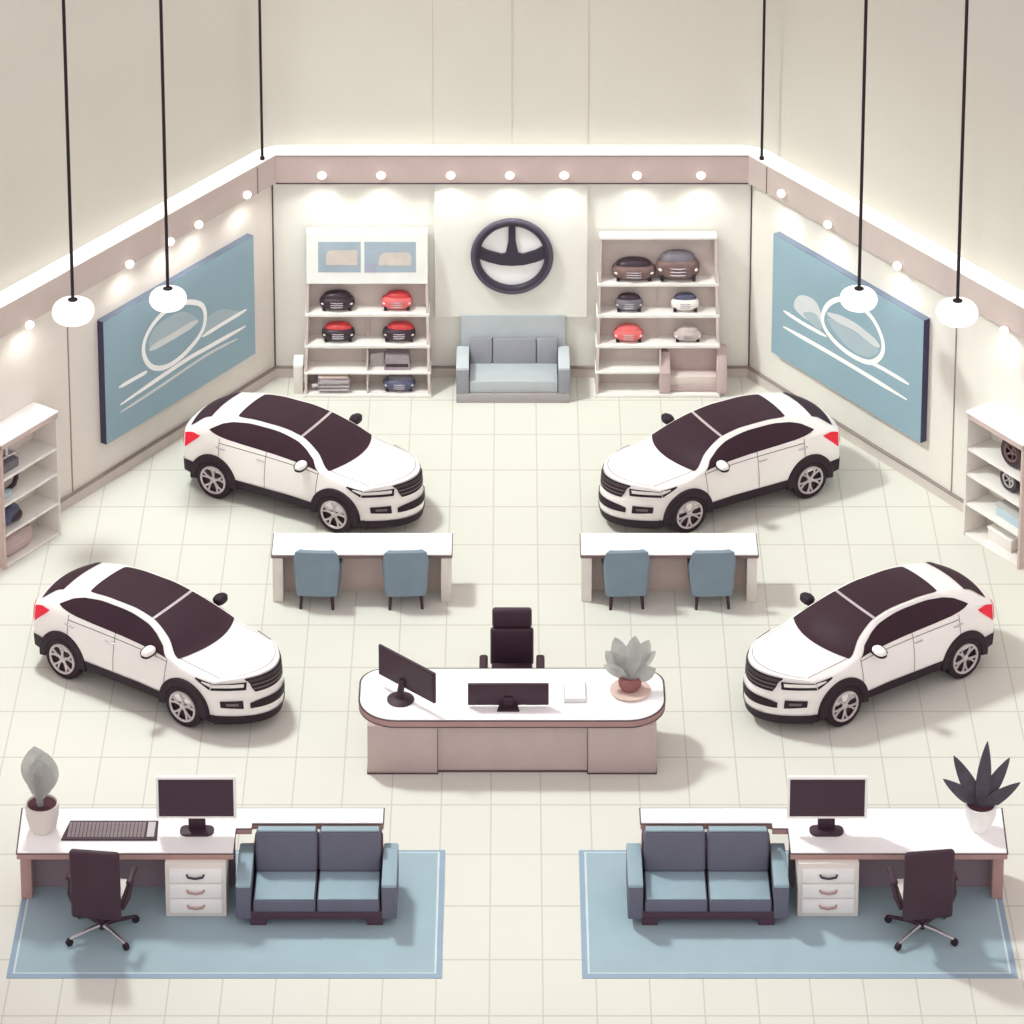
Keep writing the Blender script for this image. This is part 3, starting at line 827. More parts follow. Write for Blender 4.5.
# left desk: pale grey plant
t = thing('potted_plant', 'pale grey translucent-looking plant in off-white pot on the left desk', 'plant', (-7.17, -5.45, 1.05))
bm = newbm(); pot(bm, .2, .26, .46); obj('pot', bm, 'pot_white', t)
bm = newbm(); lathe(bm, [(.22, .40), (.218, .43), (.01, .44)], n=24, cap=False); obj('soil', bm, 'soil', t)
bm = newbm(); tube(bm, [(-.02, -.02, .42), (-.03, -.10, .66), (-.05, -.13, .9), (-.07, -.13, 1.06)], .04, n=10, radii=[.055, .05, .045, .02]); obj('stem', bm, 'leaf_grey_dark', t)
bm = newbm()
for an, y, l, w in ((-6, .04, .82, .52), (8, -.03, .76, .46), (0, -.08, .64, .40)):
    leaf(bm, (0, 0, 0), 90, 3, l, w, curl=.15, tipw=1.05, mtx=T((-.02, y, .54)) @ RY(an))
obj('foliage', bm, 'leaf_grey', t)
# right desk: dark-leaved plant
t = thing('potted_plant', 'plant with five broad dark leaves in white pot on the right desk', 'plant', (7.15, -5.45, 1.05))
bm = newbm(); pot(bm, .15, .245, .44); obj('pot', bm, 'white', t)
bm = newbm(); lathe(bm, [(.205, .38), (.203, .41), (.01, .42)], n=24, cap=False); obj('soil', bm, 'soil', t)
for an, y, l, w, cu in ((-52, .03, .74, .22, -.2), (-27, .05, .94, .23, .0), (4, -.01, 1.12, .22, .0), (28, .04, .92, .22, .0), (54, -.03, .74, .22, -.2)):
    bm = newbm(); leaf(bm, (0, 0, 0), 90, 2, l, w, curl=.1, tipw=.75, mtx=T((0, y - .03, .38)) @ RY(an)); obj('leaf', bm, 'leaf_dark', t)
# reception plant
t = thing('potted_plant', 'fan-leaved pale grey plant in small brown pot on the reception desk', 'plant', (1.91, -1.6, 1.04))
bm = newbm(); lathe(bm, [(.01, .001), (.13, .001), (.185, .08), (.19, .15), (.15, .22), (.13, .22), (.12, .19), (.01, .19)], n=28, cap=False); obj('pot', bm, 'pot_brown', t)
bm = newbm()
for i, (an, l, w) in enumerate(((-62, .50, .25), (-40, .62, .27), (-18, .74, .28), (4, .78, .28), (25, .74, .28), (45, .62, .27), (64, .46, .24), (-30, .5, .24), (12, .52, .26))):
    leaf(bm, (0, 0, 0), 90, 4, l, w, curl=.1, tipw=1.25, mtx=T((0, (i % 3 - 1) * .04, .17)) @ RY(an) @ RZ((i % 3 - 1) * 20))
obj('foliage', bm, 'leaf_grey', t)
t = thing('saucer', 'round beige saucer beneath the brown plant pot on the reception desk', 'saucer', (1.92, -1.62, 1.0))
bm = newbm(); lathe(bm, [(.01, 0), (.20, 0), (.28, .012), (.335, .035), (.33, .045), (.25, .04), (.01, .04)], n=36, cap=False); obj('plate', bm, 'saucer', t)

# ------------------------------------------------------------------ wall pictures on the side walls
def picture(side, label):
    if side == 'left': org, d, n, rz = Vector((-CX, YB, 0)), dL, nL, math.atan2(-dL.y, -dL.x)
    else: org, d, n, rz = Vector((CX, YB, 0)), dR, nR, math.atan2(dR.y, dR.x)
    s0, s1, z0, z1 = (.76, 5.04, .85, 3.31) if side == 'left' else (.84, 5.12, .92, 3.38)
    # local frame: x along the wall (left to right as seen), -y out of the wall
    t = thing('wall_picture', label, 'picture', org + d * ((s0 + s1) / 2), rz, 'large blue wall pictures')
    w = (s1 - s0) / 2; sg = -1 if side == 'left' else 1
    X = lambda s: sg * (s - (s0 + s1) / 2)
    bm = newbm(); box(bm, -w, w, -.145, 0, z0, z1, bev=.01); obj('canvas_edge', bm, 'picture_side', t)
    bm = newbm(); box(bm, -w + .006, w - .006, -.149, -.1445, z0 + .006, z1 - .006); obj('canvas', bm, 'picture_blue', t)
    bm = newbm(); box(bm, -w, w, -.145, 0, z1 - .002, z1 + .004); obj('top_edge', bm, 'picture_top', t)
    def smooth(pts, closed=False, n=8):
        out = []; N = len(pts)
        for i in range(N if closed else N - 1):
            g = lambda q: Vector(pts[q % N]) if closed else Vector(pts[max(0, min(N - 1, q))])
            p0, p1, p2, p3 = g(i - 1), g(i), g(i + 1), g(i + 2)
            for j in range(n):
                u = j / n
                out.append(.5 * ((2 * p1) + (p2 - p0) * u + (2 * p0 - 5 * p1 + 4 * p2 - p3) * u * u + (3 * p1 - p0 - 3 * p2 + p3) * u ** 3))
        if not closed: out.append(Vector(pts[-1]))
        return out
    def stroke(name, pts, wd, m, closed=False, yy=-.154):
        P = smooth([(X(a), b) for a, b in pts], closed)
        tb = bmesh.new(); N = len(P); L_, R_ = [], []
        for i, p in enumerate(P):
            dd = (P[(i + 1) % N] - P[i - 1]) if closed else (P[min(i + 1, N - 1)] - P[max(i - 1, 0)])
            dd.normalize(); q = Vector((-dd.y, dd.x))
            ww = wd if closed else wd * (.35 + .65 * min(1, 6 * min(i, N - 1 - i) / N))
            L_.append(tb.verts.new((p.x + q.x * ww, yy, p.y + q.y * ww))); R_.append(tb.verts.new((p.x - q.x * ww, yy, p.y - q.y * ww)))
        for i in range(N if closed else N - 1):
            j = (i + 1) % N; tb.faces.new((L_[i], L_[j], R_[j], R_[i]))
        bmesh.ops.recalc_face_normals(tb, faces=tb.faces[:])
        bm = newbm(); merge(bm, tb); return obj(name, bm, m, t, smooth=False)
    def blob(name, pts, m, yy=-.151):
        P = smooth([(X(a), b) for a, b in pts], True)
        tb = bmesh.new(); tb.faces.new([tb.verts.new((p.x, yy, p.y)) for p in P])
        bm = newbm(); merge(bm, tb); return obj(name, bm, m, t, smooth=False)
    if side == 'left':
        blob('painted_mist', [(2.23, 1.91), (2.18, 2.17), (1.78, 2.2), (1.35, 2.0), (1.1, 1.85), (1.7, 1.86)], 'motif_mist')
        blob('painted_mist', [(3.6, 2.62), (2.9, 2.62), (2.45, 2.3), (2.6, 2.22), (3.2, 2.2), (3.8, 2.3)], 'motif_mist')
        stroke('painted_ring', [(2.65, 2.72), (2.30, 2.50), (2.22, 2.2), (2.38, 1.93), (2.87, 1.73), (3.35, 1.70), (3.74, 1.86), (3.96, 2.18), (3.92, 2.5), (3.6, 2.75), (3.1, 2.84)], .05, 'motif_white', True, -.157)
        stroke('painted_line', [(4.67, 1.85), (4.2, 1.84), (3.88, 1.83)], .04, 'motif_white')
        stroke('painted_line', [(2.32, 1.87), (1.7, 1.88), (1.01, 1.88)], .04, 'motif_white')
        stroke('painted_line', [(4.64, 1.49), (2.88, 1.59), (2.19, 1.58), (1.05, 1.55)], .045, 'motif_white')
        stroke('painted_line', [(4.65, 1.34), (3.65, 1.37), (2.2, 1.44), (1.29, 1.39)], .03, 'motif_grey')
        stroke('painted_line', [(3.81, 2.24), (3.15, 2.23), (2.42, 2.24)], .07, 'motif_grey')
    else:
        blob('painted_mist', [(1.5, 2.12), (1.60, 2.40), (1.91, 2.52), (2.18, 2.46), (2.3, 2.15), (1.92, 2.03)], 'motif_grey')
        blob('painted_mist', [(1.75, 2.1), (2.1, 2.26), (2.3, 2.1), (2.2, 1.98)], 'motif_mist', -.1525)
        blob('painted_mist', [(2.45, 2.3), (3.1, 2.35), (3.9, 2.3), (3.6, 2.0), (3.0, 1.98)], 'motif_mist')
        stroke('painted_ring', [(2.82, 2.85), (2.45, 2.56), (2.33, 2.2), (2.58, 1.97), (3.1, 1.86), (3.65, 1.92), (3.98, 2.18), (4.03, 2.5), (3.76, 2.82), (3.3, 2.95)], .05, 'motif_white', True, -.157)
        stroke('painted_line', [(1.19, 1.93), (1.76, 1.91), (2.45, 1.93)], .04, 'motif_white')
        stroke('painted_line', [(3.6, 1.93), (4.1, 1.96), (4.78, 1.96)], .04, 'motif_white')
        stroke('painted_line', [(1.19, 1.6), (2.27, 1.63), (3.27, 1.64), (4.73, 1.63)], .045, 'motif_white')
        stroke('painted_line', [(2.46, 2.40), (3.16, 2.46), (3.57, 2.42), (3.94, 2.36)], .085, 'motif_grey')
    return t
picture('left', 'large blue picture with white ring and lines on the left wall')
picture('right', 'large blue picture with white ring and lines on the right wall')

# ------------------------------------------------------------------ wheel emblem on back wall
t = thing('wall_emblem', 'round dark steering-wheel shaped emblem on the back wall panel', 'emblem', (.0, YB - .1, 2.63))
EM = T((0, -.005, 0)) @ XZ
bm = newbm(); prism(bm, [(.70 * math.cos(2 * PI * i / 48), .70 * math.sin(2 * PI * i / 48)) for i in range(48)], 0, .02, mtx=EM); obj('backing_disc', bm, 'white_top', t)
bm = newbm(); tube(bm, [(.695 * math.cos(2 * PI * i / 64), .695 * math.sin(2 * PI * i / 64), .07) for i in range(64)], .078, n=14, closed=True, mtx=EM); obj('rim', bm, 'emblem_dark', t)
bm = newbm(); tube(bm, [(.735 * math.cos(2 * PI * i / 64), .735 * math.sin(2 * PI * i / 64), .10) for i in range(64)], .055, n=10, closed=True, mtx=EM); obj('outer_rim', bm, 'emblem_rim_light', t)
up = [(-.70, .26), (-.66, .22), (-.45, .10), (-.20, .03), (-.12, .05), (-.07, .30), (-.065, .66), (.065, .66), (.07, .30), (.12, .05), (.20, .03), (.45, .11), (.66, .24), (.70, .28), (.70, -.02)]
lo = [(.62, -.06), (.45, -.13), (.22, -.19), (0, -.205), (-.22, -.19), (-.45, -.13), (-.62, -.06), (-.70, -.02)]
bm = newbm(); prism(bm, up + lo, .03, .09, mtx=EM); obj('spokes', bm, 'emblem_dark', t)

# ------------------------------------------------------------------ shelf units on the back wall
def model_car(name, label, loc, size, body, roof, grille='chrome', rz=0, group='model cars on the left back shelf', cat='model car', style=0):
    """small car-front shaped display model, front towards the viewer"""
    L, H = size; H *= .84; t = thing(name, label, cat, loc, R(rz), group)
    D = L * .55
    bm = newbm(); ellipsoid(bm, (0, 0, H * .42), (L / 2, D / 2, H * .36), e=.7); obj('body', bm, body, t)
    bm = newbm(); ellipsoid(bm, (0 if style == 0 else .04 * L, D * .06, H * .60), (L * .41, D * .40, H * .40), e=.8); obj('cabin', bm, roof, t)
    bm = newbm()
    for i in range(3):
        z = H * (.30 + .12 * i); w = L * (.26 - .02 * abs(i - 1))
        tube(bm, [(-w, -D * .40, z), (-w * .5, -D * .50, z), (0, -D * .52, z), (w * .5, -D * .50, z), (w, -D * .40, z)], H * .028, n=6)
    obj('grille', bm, grille, t)
    for s in (-1, 1):
        bm = newbm(); ellipsoid(bm, (s * L * .38, -D * .33, H * .45), (L * .07, D * .08, H * .07), nu=12, nv=8); obj('headlight', bm, 'lamp_white', t)
        for y in (-.26, .26):
            bm = newbm(); lathe(bm, [(.01, -.03), (H * .17, -.03), (H * .17, .03), (.01, .03)], n=16, cap=False, mtx=T((s * L * .36, y * D, H * .17)) @ RY(90)); obj('wheel', bm, 'car_black', t)
    return t

YF = 9.93; LEAN = .18
def yz(poly, x0, x1, bm=None):
    """polygon in (y, z) extruded along x"""
    bm = bm or newbm()
    prism(bm, poly, x0, x1, mtx=Matrix(((0, 0, 1, 0), (1, 0, 0, 0), (0, 1, 0, 0), (0, 0, 0, 1)))); return bm
def yf(z): return LEAN * z                       # front edge leans back towards the wall (local y)
def shelf_unit(x0, x1, zt, label, left):
    t = thing('display_shelf', label, 'shelf', ((x0 + x1) / 2, YF, 0), 0, 'tall white display shelves')
    D = YB - YF - .065
    w0, wt = (x1 - x0) / 2, (x1 - x0) / 2 - .075
    def hw(z): return w0 + (wt - w0) * z / zt
    for s in (-1, 1):
        zb = 0 if (left or s < 0) else 1.06
        bm = yz([(yf(zb), zb), (D, zb), (D, zt), (yf(zt), zt)], -.025, .025)
        for v in bm.verts: v.co.x += s * (hw(v.co.z) - .025)
        obj('side_panel', bm, 'shelf_side', t)
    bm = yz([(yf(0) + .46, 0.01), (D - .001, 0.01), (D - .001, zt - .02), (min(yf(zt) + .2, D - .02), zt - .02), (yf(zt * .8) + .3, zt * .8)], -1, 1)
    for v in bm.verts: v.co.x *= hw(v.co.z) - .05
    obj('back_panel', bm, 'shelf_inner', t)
    return t, hw, D
def shelf_board(t, hw, z, a=None, b=None, th=.07, e=.02, d=.47):
    a = -hw(z) - e if a is None else a; b = hw(z) + e if b is None else b
    bm = newbm(); box(bm, a, b, yf(z) - .012, yf(z) + d, z - th, z, bev=.01); obj('shelf_board', bm, 'shelf_white', t)
# left unit
LX0, LX1 = -3.96, -1.55
t, hw, D = shelf_unit(LX0, LX1, 3.14, 'tall white display shelf with framed car photo panel, left of the grey sofa', True)
for z in (1.62, 1.02, .07): shelf_board(t, hw, z)
shelf_board(t, hw, .50, th=.05)
bm = yz([(yf(.07) + .03, .07), (yf(.07) + .46, .07), (yf(.95) + .46, .95), (yf(.95) + .03, .95)], -.014, .014); obj('divider', bm, 'shelf_side', t)
bm = yz([(yf(1.62) + .06, 1.62), (yf(1.62) + .08, 1.0)], -.01, .01) if False else yz([(yf(1.02) + .30, 1.02), (yf(1.02) + .46, 1.02), (yf(1.55) + .46, 1.55), (yf(1.55) + .30, 1.55)], -.012, .012); obj('divider', bm, 'shelf_side', t)
z0, z1 = 2.20, 3.16
bm = yz([(yf(z0) - .02, z0), (D, z0), (D, z1), (yf(z1) - .02, z1)], -hw(2.7) - .01, hw(2.7) + .01); p = obj('display_panel', bm, 'panel_white', t)
LT = Matrix(((1, 0, 0, 0), (0, 1, LEAN, -.02), (0, 0, 1, 0), (0, 0, 0, 1)))
def flat(name, pts, m, y, parent):
    bm = newbm(); prism(bm, pts, 0, .004, mtx=LT @ T((0, y, 0)) @ XZ); return obj(name, bm, m, parent)
flat('photo_print', [(-.93, 2.42), (-.12, 2.42), (-.12, 3.0), (-.93, 3.0)], 'photo_blue', -.001, p)
flat('photo_print', [(-.05, 2.42), (.93, 2.42), (.93, 3.0), (-.05, 3.0)], 'photo_blue', -.001, p)
flat('printed_shape', rounded(-.78, -.18, 2.56, 2.84, (.02, .12, .02, .02), 4), 'photo_sand', -.006, p)
flat('printed_shape', rounded(.22, .84, 2.55, 2.80, (.1, .16, .02, .02), 4), 'photo_sand', -.006, p)
flat('printed_shape', rounded(-.05, .18, 2.42, 2.60, (0, 0, 0, 0)), 'photo_mauve', -.006, p)
cxl = (LX0 + LX1) / 2
model_car('model_car', 'black model car with chrome grille, upper left of the left shelf', (cxl - .58, YF + .22 + yf(1.62), 1.62), (.68, .42), 'black_paint', 'black_paint')
model_car('model_car', 'red model car with silver grille, upper right of the left shelf', (cxl + .56, YF + .22 + yf(1.62), 1.62), (.60, .42), 'coral_paint', 'red_paint', style=1)
model_car('model_car', 'red-roofed black model car on the left shelf, left one of its row', (cxl - .56, YF + .22 + yf(1.02), 1.02), (.64, .42), 'black_paint', 'red_paint')
model_car('model_car', 'red-roofed black model car on the left shelf, right one of its row', (cxl + .60, YF + .22 + yf(1.02), 1.02), (.64, .42), 'black_paint', 'red_paint', style=1)
t = thing('display_box', 'grey metal display box with a clear sheet beside it, left shelf', 'box', (cxl + .56, YF + .22 + yf(.5), .50))
bm = newbm(); prism(bm, [(-.24, 0), (.26, 0), (.22, .30), (-.22, .30)], -.15, .15, mtx=XZ); obj('casing', bm, 'silver_paint', t)
bm = newbm(); box(bm, -.21, .22, -.162, -.15, .07, .13); obj('trim_band', bm, 'black_paint', t)
bm = newbm(); prism(bm, [(-.52, 0.0), (-.25, 0), (-.25, .30), (-.50, .26)], -.01, .0, mtx=XZ); obj('clear_sheet', bm, 'clear_sheet', t)
t = thing('engine_part', 'silvery engine-block display piece at the bottom left of the left shelf', 'engine part', (cxl - .64, YF + .22, .07))
bm = newbm(); box(bm, -.31, .31, -.17, .17, .0, .30, bev=.07, seg=4); obj('block', bm, 'silver_paint', t)
bm = newbm()
for z in (.08, .15, .23): tube(bm, [(-.30, -.175, z), (.28, -.175, z + .01)], .022, n=8)
obj('pipes', bm, 'chrome', t)
bm = newbm(); tube(bm, [(-.42, -.05, .1), (-.3, -.05, .12)], .04, n=10); obj('connector', bm, 'lamp_white', t)
bm = newbm(); box(bm, -.30, .26, -.16, .16, .295, .33, bev=.01); obj('cover', bm, 'pinkish', t)
model_car('model_car', 'dark navy model car at the bottom right of the left shelf', (cxl + .60, YF + .22, .07), (.62, .38), 'navy_paint', 'grey_paint', style=1)

# right unit
RX0, RX1 = 1.59, 3.97
t, hw, D = shelf_unit(RX0, RX1, 3.08, 'tall white display shelf with mauve armchair in its lower corner, right of grey sofa', False)
for z in (2.20, 1.60, 1.02): shelf_board(t, hw, z)
shelf_board(t, hw, .07, b=hw(0) - .01)
shelf_board(t, hw, .52, b=.06, th=.06)
bm = yz([(yf(.07) + .02, .07), (yf(.07) + .46, .07), (yf(.95) + .46, .95), (yf(.95) + .02, .95)], .03, .06); obj('divider', bm, 'shelf_side', t)
bm = yz([(yf(1.02) + .30, 1.02), (yf(1.02) + .46, 1.02), (yf(2.13) + .46, 2.13), (yf(2.13) + .30, 2.13)], -.012, .012); obj('divider', bm, 'shelf_side', t)
bm = newbm(); box(bm, -hw(3.05), hw(3.05), yf(3.0) - .02, D, 3.03, 3.10, bev=.025); obj('top_board', bm, 'shelf_white', t)
cxr = (RX0 + RX1) / 2
RG = 'model cars on the right back shelf'
model_car('model_car', 'long brown-grey model car on the top of the right shelf, left one', (cxr - .46, YF + .22 + yf(2.2), 2.20), (.84, .48), 'brown_paint', 'black_paint', group=RG)
model_car('model_car', 'tall grey model car on the top of the right shelf, right one', (cxr + .38, YF + .22 + yf(2.2), 2.20), (.84, .66), 'brown_paint', 'grey_paint', group=RG)
model_car('model_car', 'black model car with silver grille on the right shelf', (cxr - .55, YF + .2 + yf(1.6), 1.60), (.54, .40), 'grey_paint', 'black_paint', group=RG)
model_car('model_car', 'blue and white model car on the right shelf', (cxr + .52, YF + .2 + yf(1.6), 1.60), (.54, .40), 'lamp_white', 'navy_paint', group=RG)
model_car('model_car', 'coral red model car on the right shelf', (cxr - .56, YF + .2 + yf(1.02), 1.02), (.58, .38), 'coral_paint', 'coral_paint', 'beige_paint', group=RG)
model_car('model_car', 'pale beige model car on the right shelf', (cxr + .57, YF + .2 + yf(1.02), 1.02), (.54, .34), 'beige_paint', 'beige_paint', 'silver_paint', group=RG)
# armchair in the lower right bay
t = thing('armchair', 'small mauve armchair standing in the lower right bay of the right shelf', 'armchair', (3.46, 10.2, .08))
box_obj('seat', 'mauve_chair_light', t, -.46, .46, -.14, .24, .10, .30, bev=.02)
box_obj('base', 'mauve_chair', t, -.48, .48, -.17, .22, 0, .12, bev=.01)
box_obj('backrest', 'mauve_chair', t, -.50, .46, .12, .22, .1, .84, bev=.03)
for s, x in ((-1, -.54), (1, .54)):
    bm = newbm(); prism(bm, [(-.24, 0), (.22, 0), (.22, .80 if s > 0 else .70), (.05, .82 if s > 0 else .72), (-.24, .48 if s > 0 else .42)], -.10, .10, mtx=T((x, 0, 0)) @ Matrix(((0, 0, 1, 0), (1, 0, 0, 0), (0, 1, 0, 0), (0, 0, 0, 1))), bev=.025); obj('armrest', bm, 'mauve_chair', t)
t = thing('pedestal', 'small pinkish white post standing left of the left back shelf', 'pedestal', (-4.08, 10.2, 0))
box_obj('post', 'offwhite', t, -.09, .09, -.12, .2, 0, .56, bev=.01)
bm = newbm(); prism(bm, [(-.12, .56), (.2, .56), (.2, .66), (-.12, .60)], -.09, .09, mtx=Matrix(((0, 0, 1, 0), (1, 0, 0, 0), (0, 1, 0, 0), (0, 0, 0, 1)))); obj('cap', bm, 'white', t)

# ------------------------------------------------------------------ grey sofa at the back wall
t = thing('sofa', 'light grey three-cushion sofa with high back board against the back wall', 'sofa', (.02, 9.74, 0))
box_obj('base', 'grey_sofa_base', t, -1.08, 1.08, 0.0, .90, 0, .19, bev=.012)
box_obj('seat', 'grey_sofa', t, -.83, .85, .03, .86, .19, .44, bev=.03)
for x0, x1, m in ((-.82, -.40, 'grey_sofa_dark'), (-.385, .44, 'grey_sofa_dark'), (.455, .85, 'grey_sofa_dark')):
    bm = newbm(); box(bm, x0, x1, -.06, .06, 0, .50, bev=.02, mtx=T((0, .78, .42)) @ RX(-10)); obj('back_cushion', bm, m, t)
box_obj('back_board', 'grey_sofa', t, -1.0, 1.0, .91, .965, .19, 1.36, bev=.012)
for s in (-1, 1):
    a, b = sorted((s * .86, s * 1.08)) if s > 0 else (-1.08, -.84)
    box_obj('armrest', 'grey_sofa_dark', t, a, b, 0, .88, .18, .70, bev=.015)
    box_obj('armrest_lit_top', 'grey_sofa_lit', t, a, b, -.004, .88, .68, .735, bev=.015)  # lighter slab, lit arm top put into the colour

# ------------------------------------------------------------------ side bookcases
def side_case(s, label):
    ang = R(54.4)
    bx_, by_ = (8.05, 4.96)
    # local frame: +x runs along the wall towards the back corner, -y faces the room (left case)
    t = thing('bookcase', label, 'bookcase', (s * bx_, by_, 0), 0, 'low white bookcases by the side walls')
    L, D, H = 1.47, .64, 2.41
    if s < 0: Mx = Matrix.Rotation(ang, 4, 'Z')                      # left: front face normal points right-forward
    else: Mx = Matrix.Scale(-1, 4, (1, 0, 0)) @ Matrix.Rotation(ang, 4, 'Z')
    def bxx(name, m, *b, bev=0.0):
        bm = newbm(); box(bm, *b, bev=bev, mtx=Mx); return obj(name, bm, m, t)
    bxx('side_panel', 'offwhite', -.045, 0, 0, D, 0, H)
    bxx('side_panel', 'pinkish', -L, -L + .045, 0, D, 0, H)
    bxx('back_panel', 'shelf_inner', -L, 0, D - .03, D, 0, H)
    bxx('top_board', 'white_top', -L - .01, .01, -.015, D, H, H + .03, bev=.006)
    bxx('fascia', 'pinkish', -L, 0, .0, .03, H - .1, H)
    for z in (.06, .66, 1.24, 1.74):
        b = bxx('shelf_board', 'shelf_white', -L + .045, -.045, .01, D - .03, z - .055, z, bev=.008)
    return t, Mx
tl, ML = side_case(-1, 'white four-shelf bookcase standing by the left wall')
tr, MR = side_case(1, 'white four-shelf bookcase standing by the right wall')
def in_case(base, Mx, x, y, z):
    return Vector(base.location) + (Mx @ Vector((x, y, z)))
# left contents
p = in_case(tl, ML, -1.12, .25, 1.74)
t = thing('engine_part', 'chrome and dark engine part on the top shelf of the left bookcase', 'engine part', p, R(54))
bm = newbm(); box(bm, -.22, .22, -.14, .14, 0, .18, bev=.03); obj('block', bm, 'grey_paint', t)
bm = newbm(); tube(bm, [(.0, -.02, .15), (.02, -.02, .45)], .04, n=10); tube(bm, [(-.25, -.05, .26), (.2, -.05, .24)], .03, n=10); tube(bm, [(.02, 0, .38), (.34, 0, .15)], .025, n=8); obj('pipes', bm, 'chrome', t)
p = in_case(tl, ML, -1.05, .25, 1.24)
t = thing('bracket', 'dark angled bracket on the second shelf of the left bookcase', 'car part', p, R(54))
bm = newbm(); tube(bm, [(-.3, 0, .05), (-.05, 0, .06), (.14, 0, .10), (.2, 0, .2), (.2, 0, .40)], .045, n=10); obj('arm', bm, 'black_paint', t)
bm = newbm(); ellipsoid(bm, (-.15, -.05, .06), (.18, .10, .055)); obj('foot_plate', bm, 'pale_blue', t)
p = in_case(tl, ML, -1.10, .28, .66)
t = thing('helmet', 'dark round helmet on the third shelf of the left bookcase', 'helmet', p, R(54))
bm = newbm(); ellipsoid(bm, (0, 0, .18), (.27, .22, .18), e=.9); obj('shell', bm, 'navy_paint', t)
bm = newbm(); ellipsoid(bm, (.05, -.09, .16), (.2, .16, .11), e=.9); obj('visor', bm, 'black_paint', t)
p = in_case(tl, ML, -.95, .30, .06)
t = thing('cushion', 'mauve rounded cushion on the bottom shelf of the left bookcase', 'cushion', p, R(54))
bm = newbm(); ellipsoid(bm, (0, 0, .2), (.42, .2, .2), e=.6); obj('pad', bm, 'mauve_chair', t)
bm = newbm(); tube(bm, [(.42 * math.cos(2 * PI * i / 32), .2 * math.sin(2 * PI * i / 32), .2) for i in range(32)], .012, n=6, closed=True); obj('piping', bm, 'pinkish', t)
# right contents
def wheel_item(name, label, p, rz, r, m1, m2, tilt):
    t = thing(name, label, 'wheel', p, rz, 'wheels in the right bookcase')
    MM = T((0, 0, r)) @ RX(90 + tilt)
    bm = newbm(); lathe(bm, [(r * .62, -.09), (r * .9, -.10), (r, -.06), (r, .06), (r * .9, .10), (r * .62, .09), (r * .6, 0), (.01, 0)], n=32, cap=False, mtx=MM); obj('tyre', bm, m1, t)
    bm = newbm(); tube(bm, [(r * .55 * math.cos(2 * PI * i / 28), r * .55 * math.sin(2 * PI * i / 28), .09) for i in range(28)], .022, n=8, closed=True, mtx=MM)
    for k_ in range(5):
        a = 2 * PI * k_ / 5; tube(bm, [(0, 0, .06), (r * .55 * math.cos(a), r * .55 * math.sin(a), .08)], .02, n=6, mtx=MM)
    obj('rim', bm, m2, t)
wheel_item('spare_wheel', 'dark upright wheel on the top shelf of the right bookcase', in_case(tr, MR, -1.0, .25, 1.74), R(-54), .28, 'black_paint', 'brown_paint', 0)
wheel_item('spare_wheel', 'dark wheel with chrome ring on the second shelf of the right bookcase', in_case(tr, MR, -.95, .26, 1.24), R(-54), .23, 'black_paint', 'chrome', 0)
p = in_case(tr, MR, -1.0, .3, .66)
t = thing('storage_box', 'pale blue storage box on the third shelf of the right bookcase', 'box', p, R(-54))
bm = newbm(); box(bm, -.32, .32, -.16, .16, 0, .2, bev=.015); obj('tub', bm, 'pale_blue', t)
bm = newbm(); box(bm, -.34, .34, -.18, .18, .2, .24, bev=.012); obj('lid', bm, 'pad_grey', t)
p = in_case(tr, MR, -.75, .34, .06)
t = thing('storage_box', 'low white box on the bottom shelf of the right bookcase', 'box', p, R(-54))
bm = newbm(); box(bm, -.3, .3, -.15, .15, 0, .22, bev=.015); obj('tub', bm, 'offwhite', t)
bm = newbm(); box(bm, -.315, .315, -.165, .165, .22, .26, bev=.012); obj('lid', bm, 'white', t)

# ------------------------------------------------------------------ pendants and cables
for (x, y, z, r, lab) in ((-7.66, 4.5, 4.62, .37, 'white globe pendant lamp on black cord, leftmost'),
        (-6.14, 6.0, 4.09, .335, 'white globe pendant lamp hanging before the left wall picture'),
        (6.19, 6.0, 4.09, .335, 'white globe pendant lamp hanging before the right wall picture'),
        (7.77, 4.5, 4.60, .37, 'white globe pendant lamp on black cord, rightmost')):
    t = thing('pendant_lamp', lab, 'lamp', (x, y, z), 0, 'white globe pendants')
    bm = newbm(); ellipsoid(bm, (0, 0, 0), (r, r, r * .60), nu=32, nv=18, e=.92); obj('globe', bm, 'pendant_glass', t)
    bm = newbm(); lathe(bm, [(.01, r * .53), (.08, r * .53), (.09, r * .62), (.03, r * .68), (.01, r * .72)], n=16, cap=False); obj('fitting', bm, 'cord_black', t)
    bm = newbm(); tube(bm, [(0, 0, r * .6), (0, 0, 10.9 - z)], .03, n=8); obj('cord', bm, 'cord_black', t)
for x, lab in ((-4.71, 'thin black cable dropping to the wall cap near back left corner'), (4.71, 'thin black cable dropping to the wall cap near back right corner')):
    t = thing('suspension_cable', lab, 'cable', (x, 10.37, 4.742), 0, 'suspension cables')
    bm = newbm(); tube(bm, [(0, 0, .0), (0, 0, 6.3)], .026, n=8); obj('cord', bm, 'cord_black', t)
    bm = newbm(); lathe(bm, [(.01, .0), (.045, 0.001), (.045, .05), (.01, .07)], n=12, cap=False); obj('clamp', bm, 'cord_black', t)

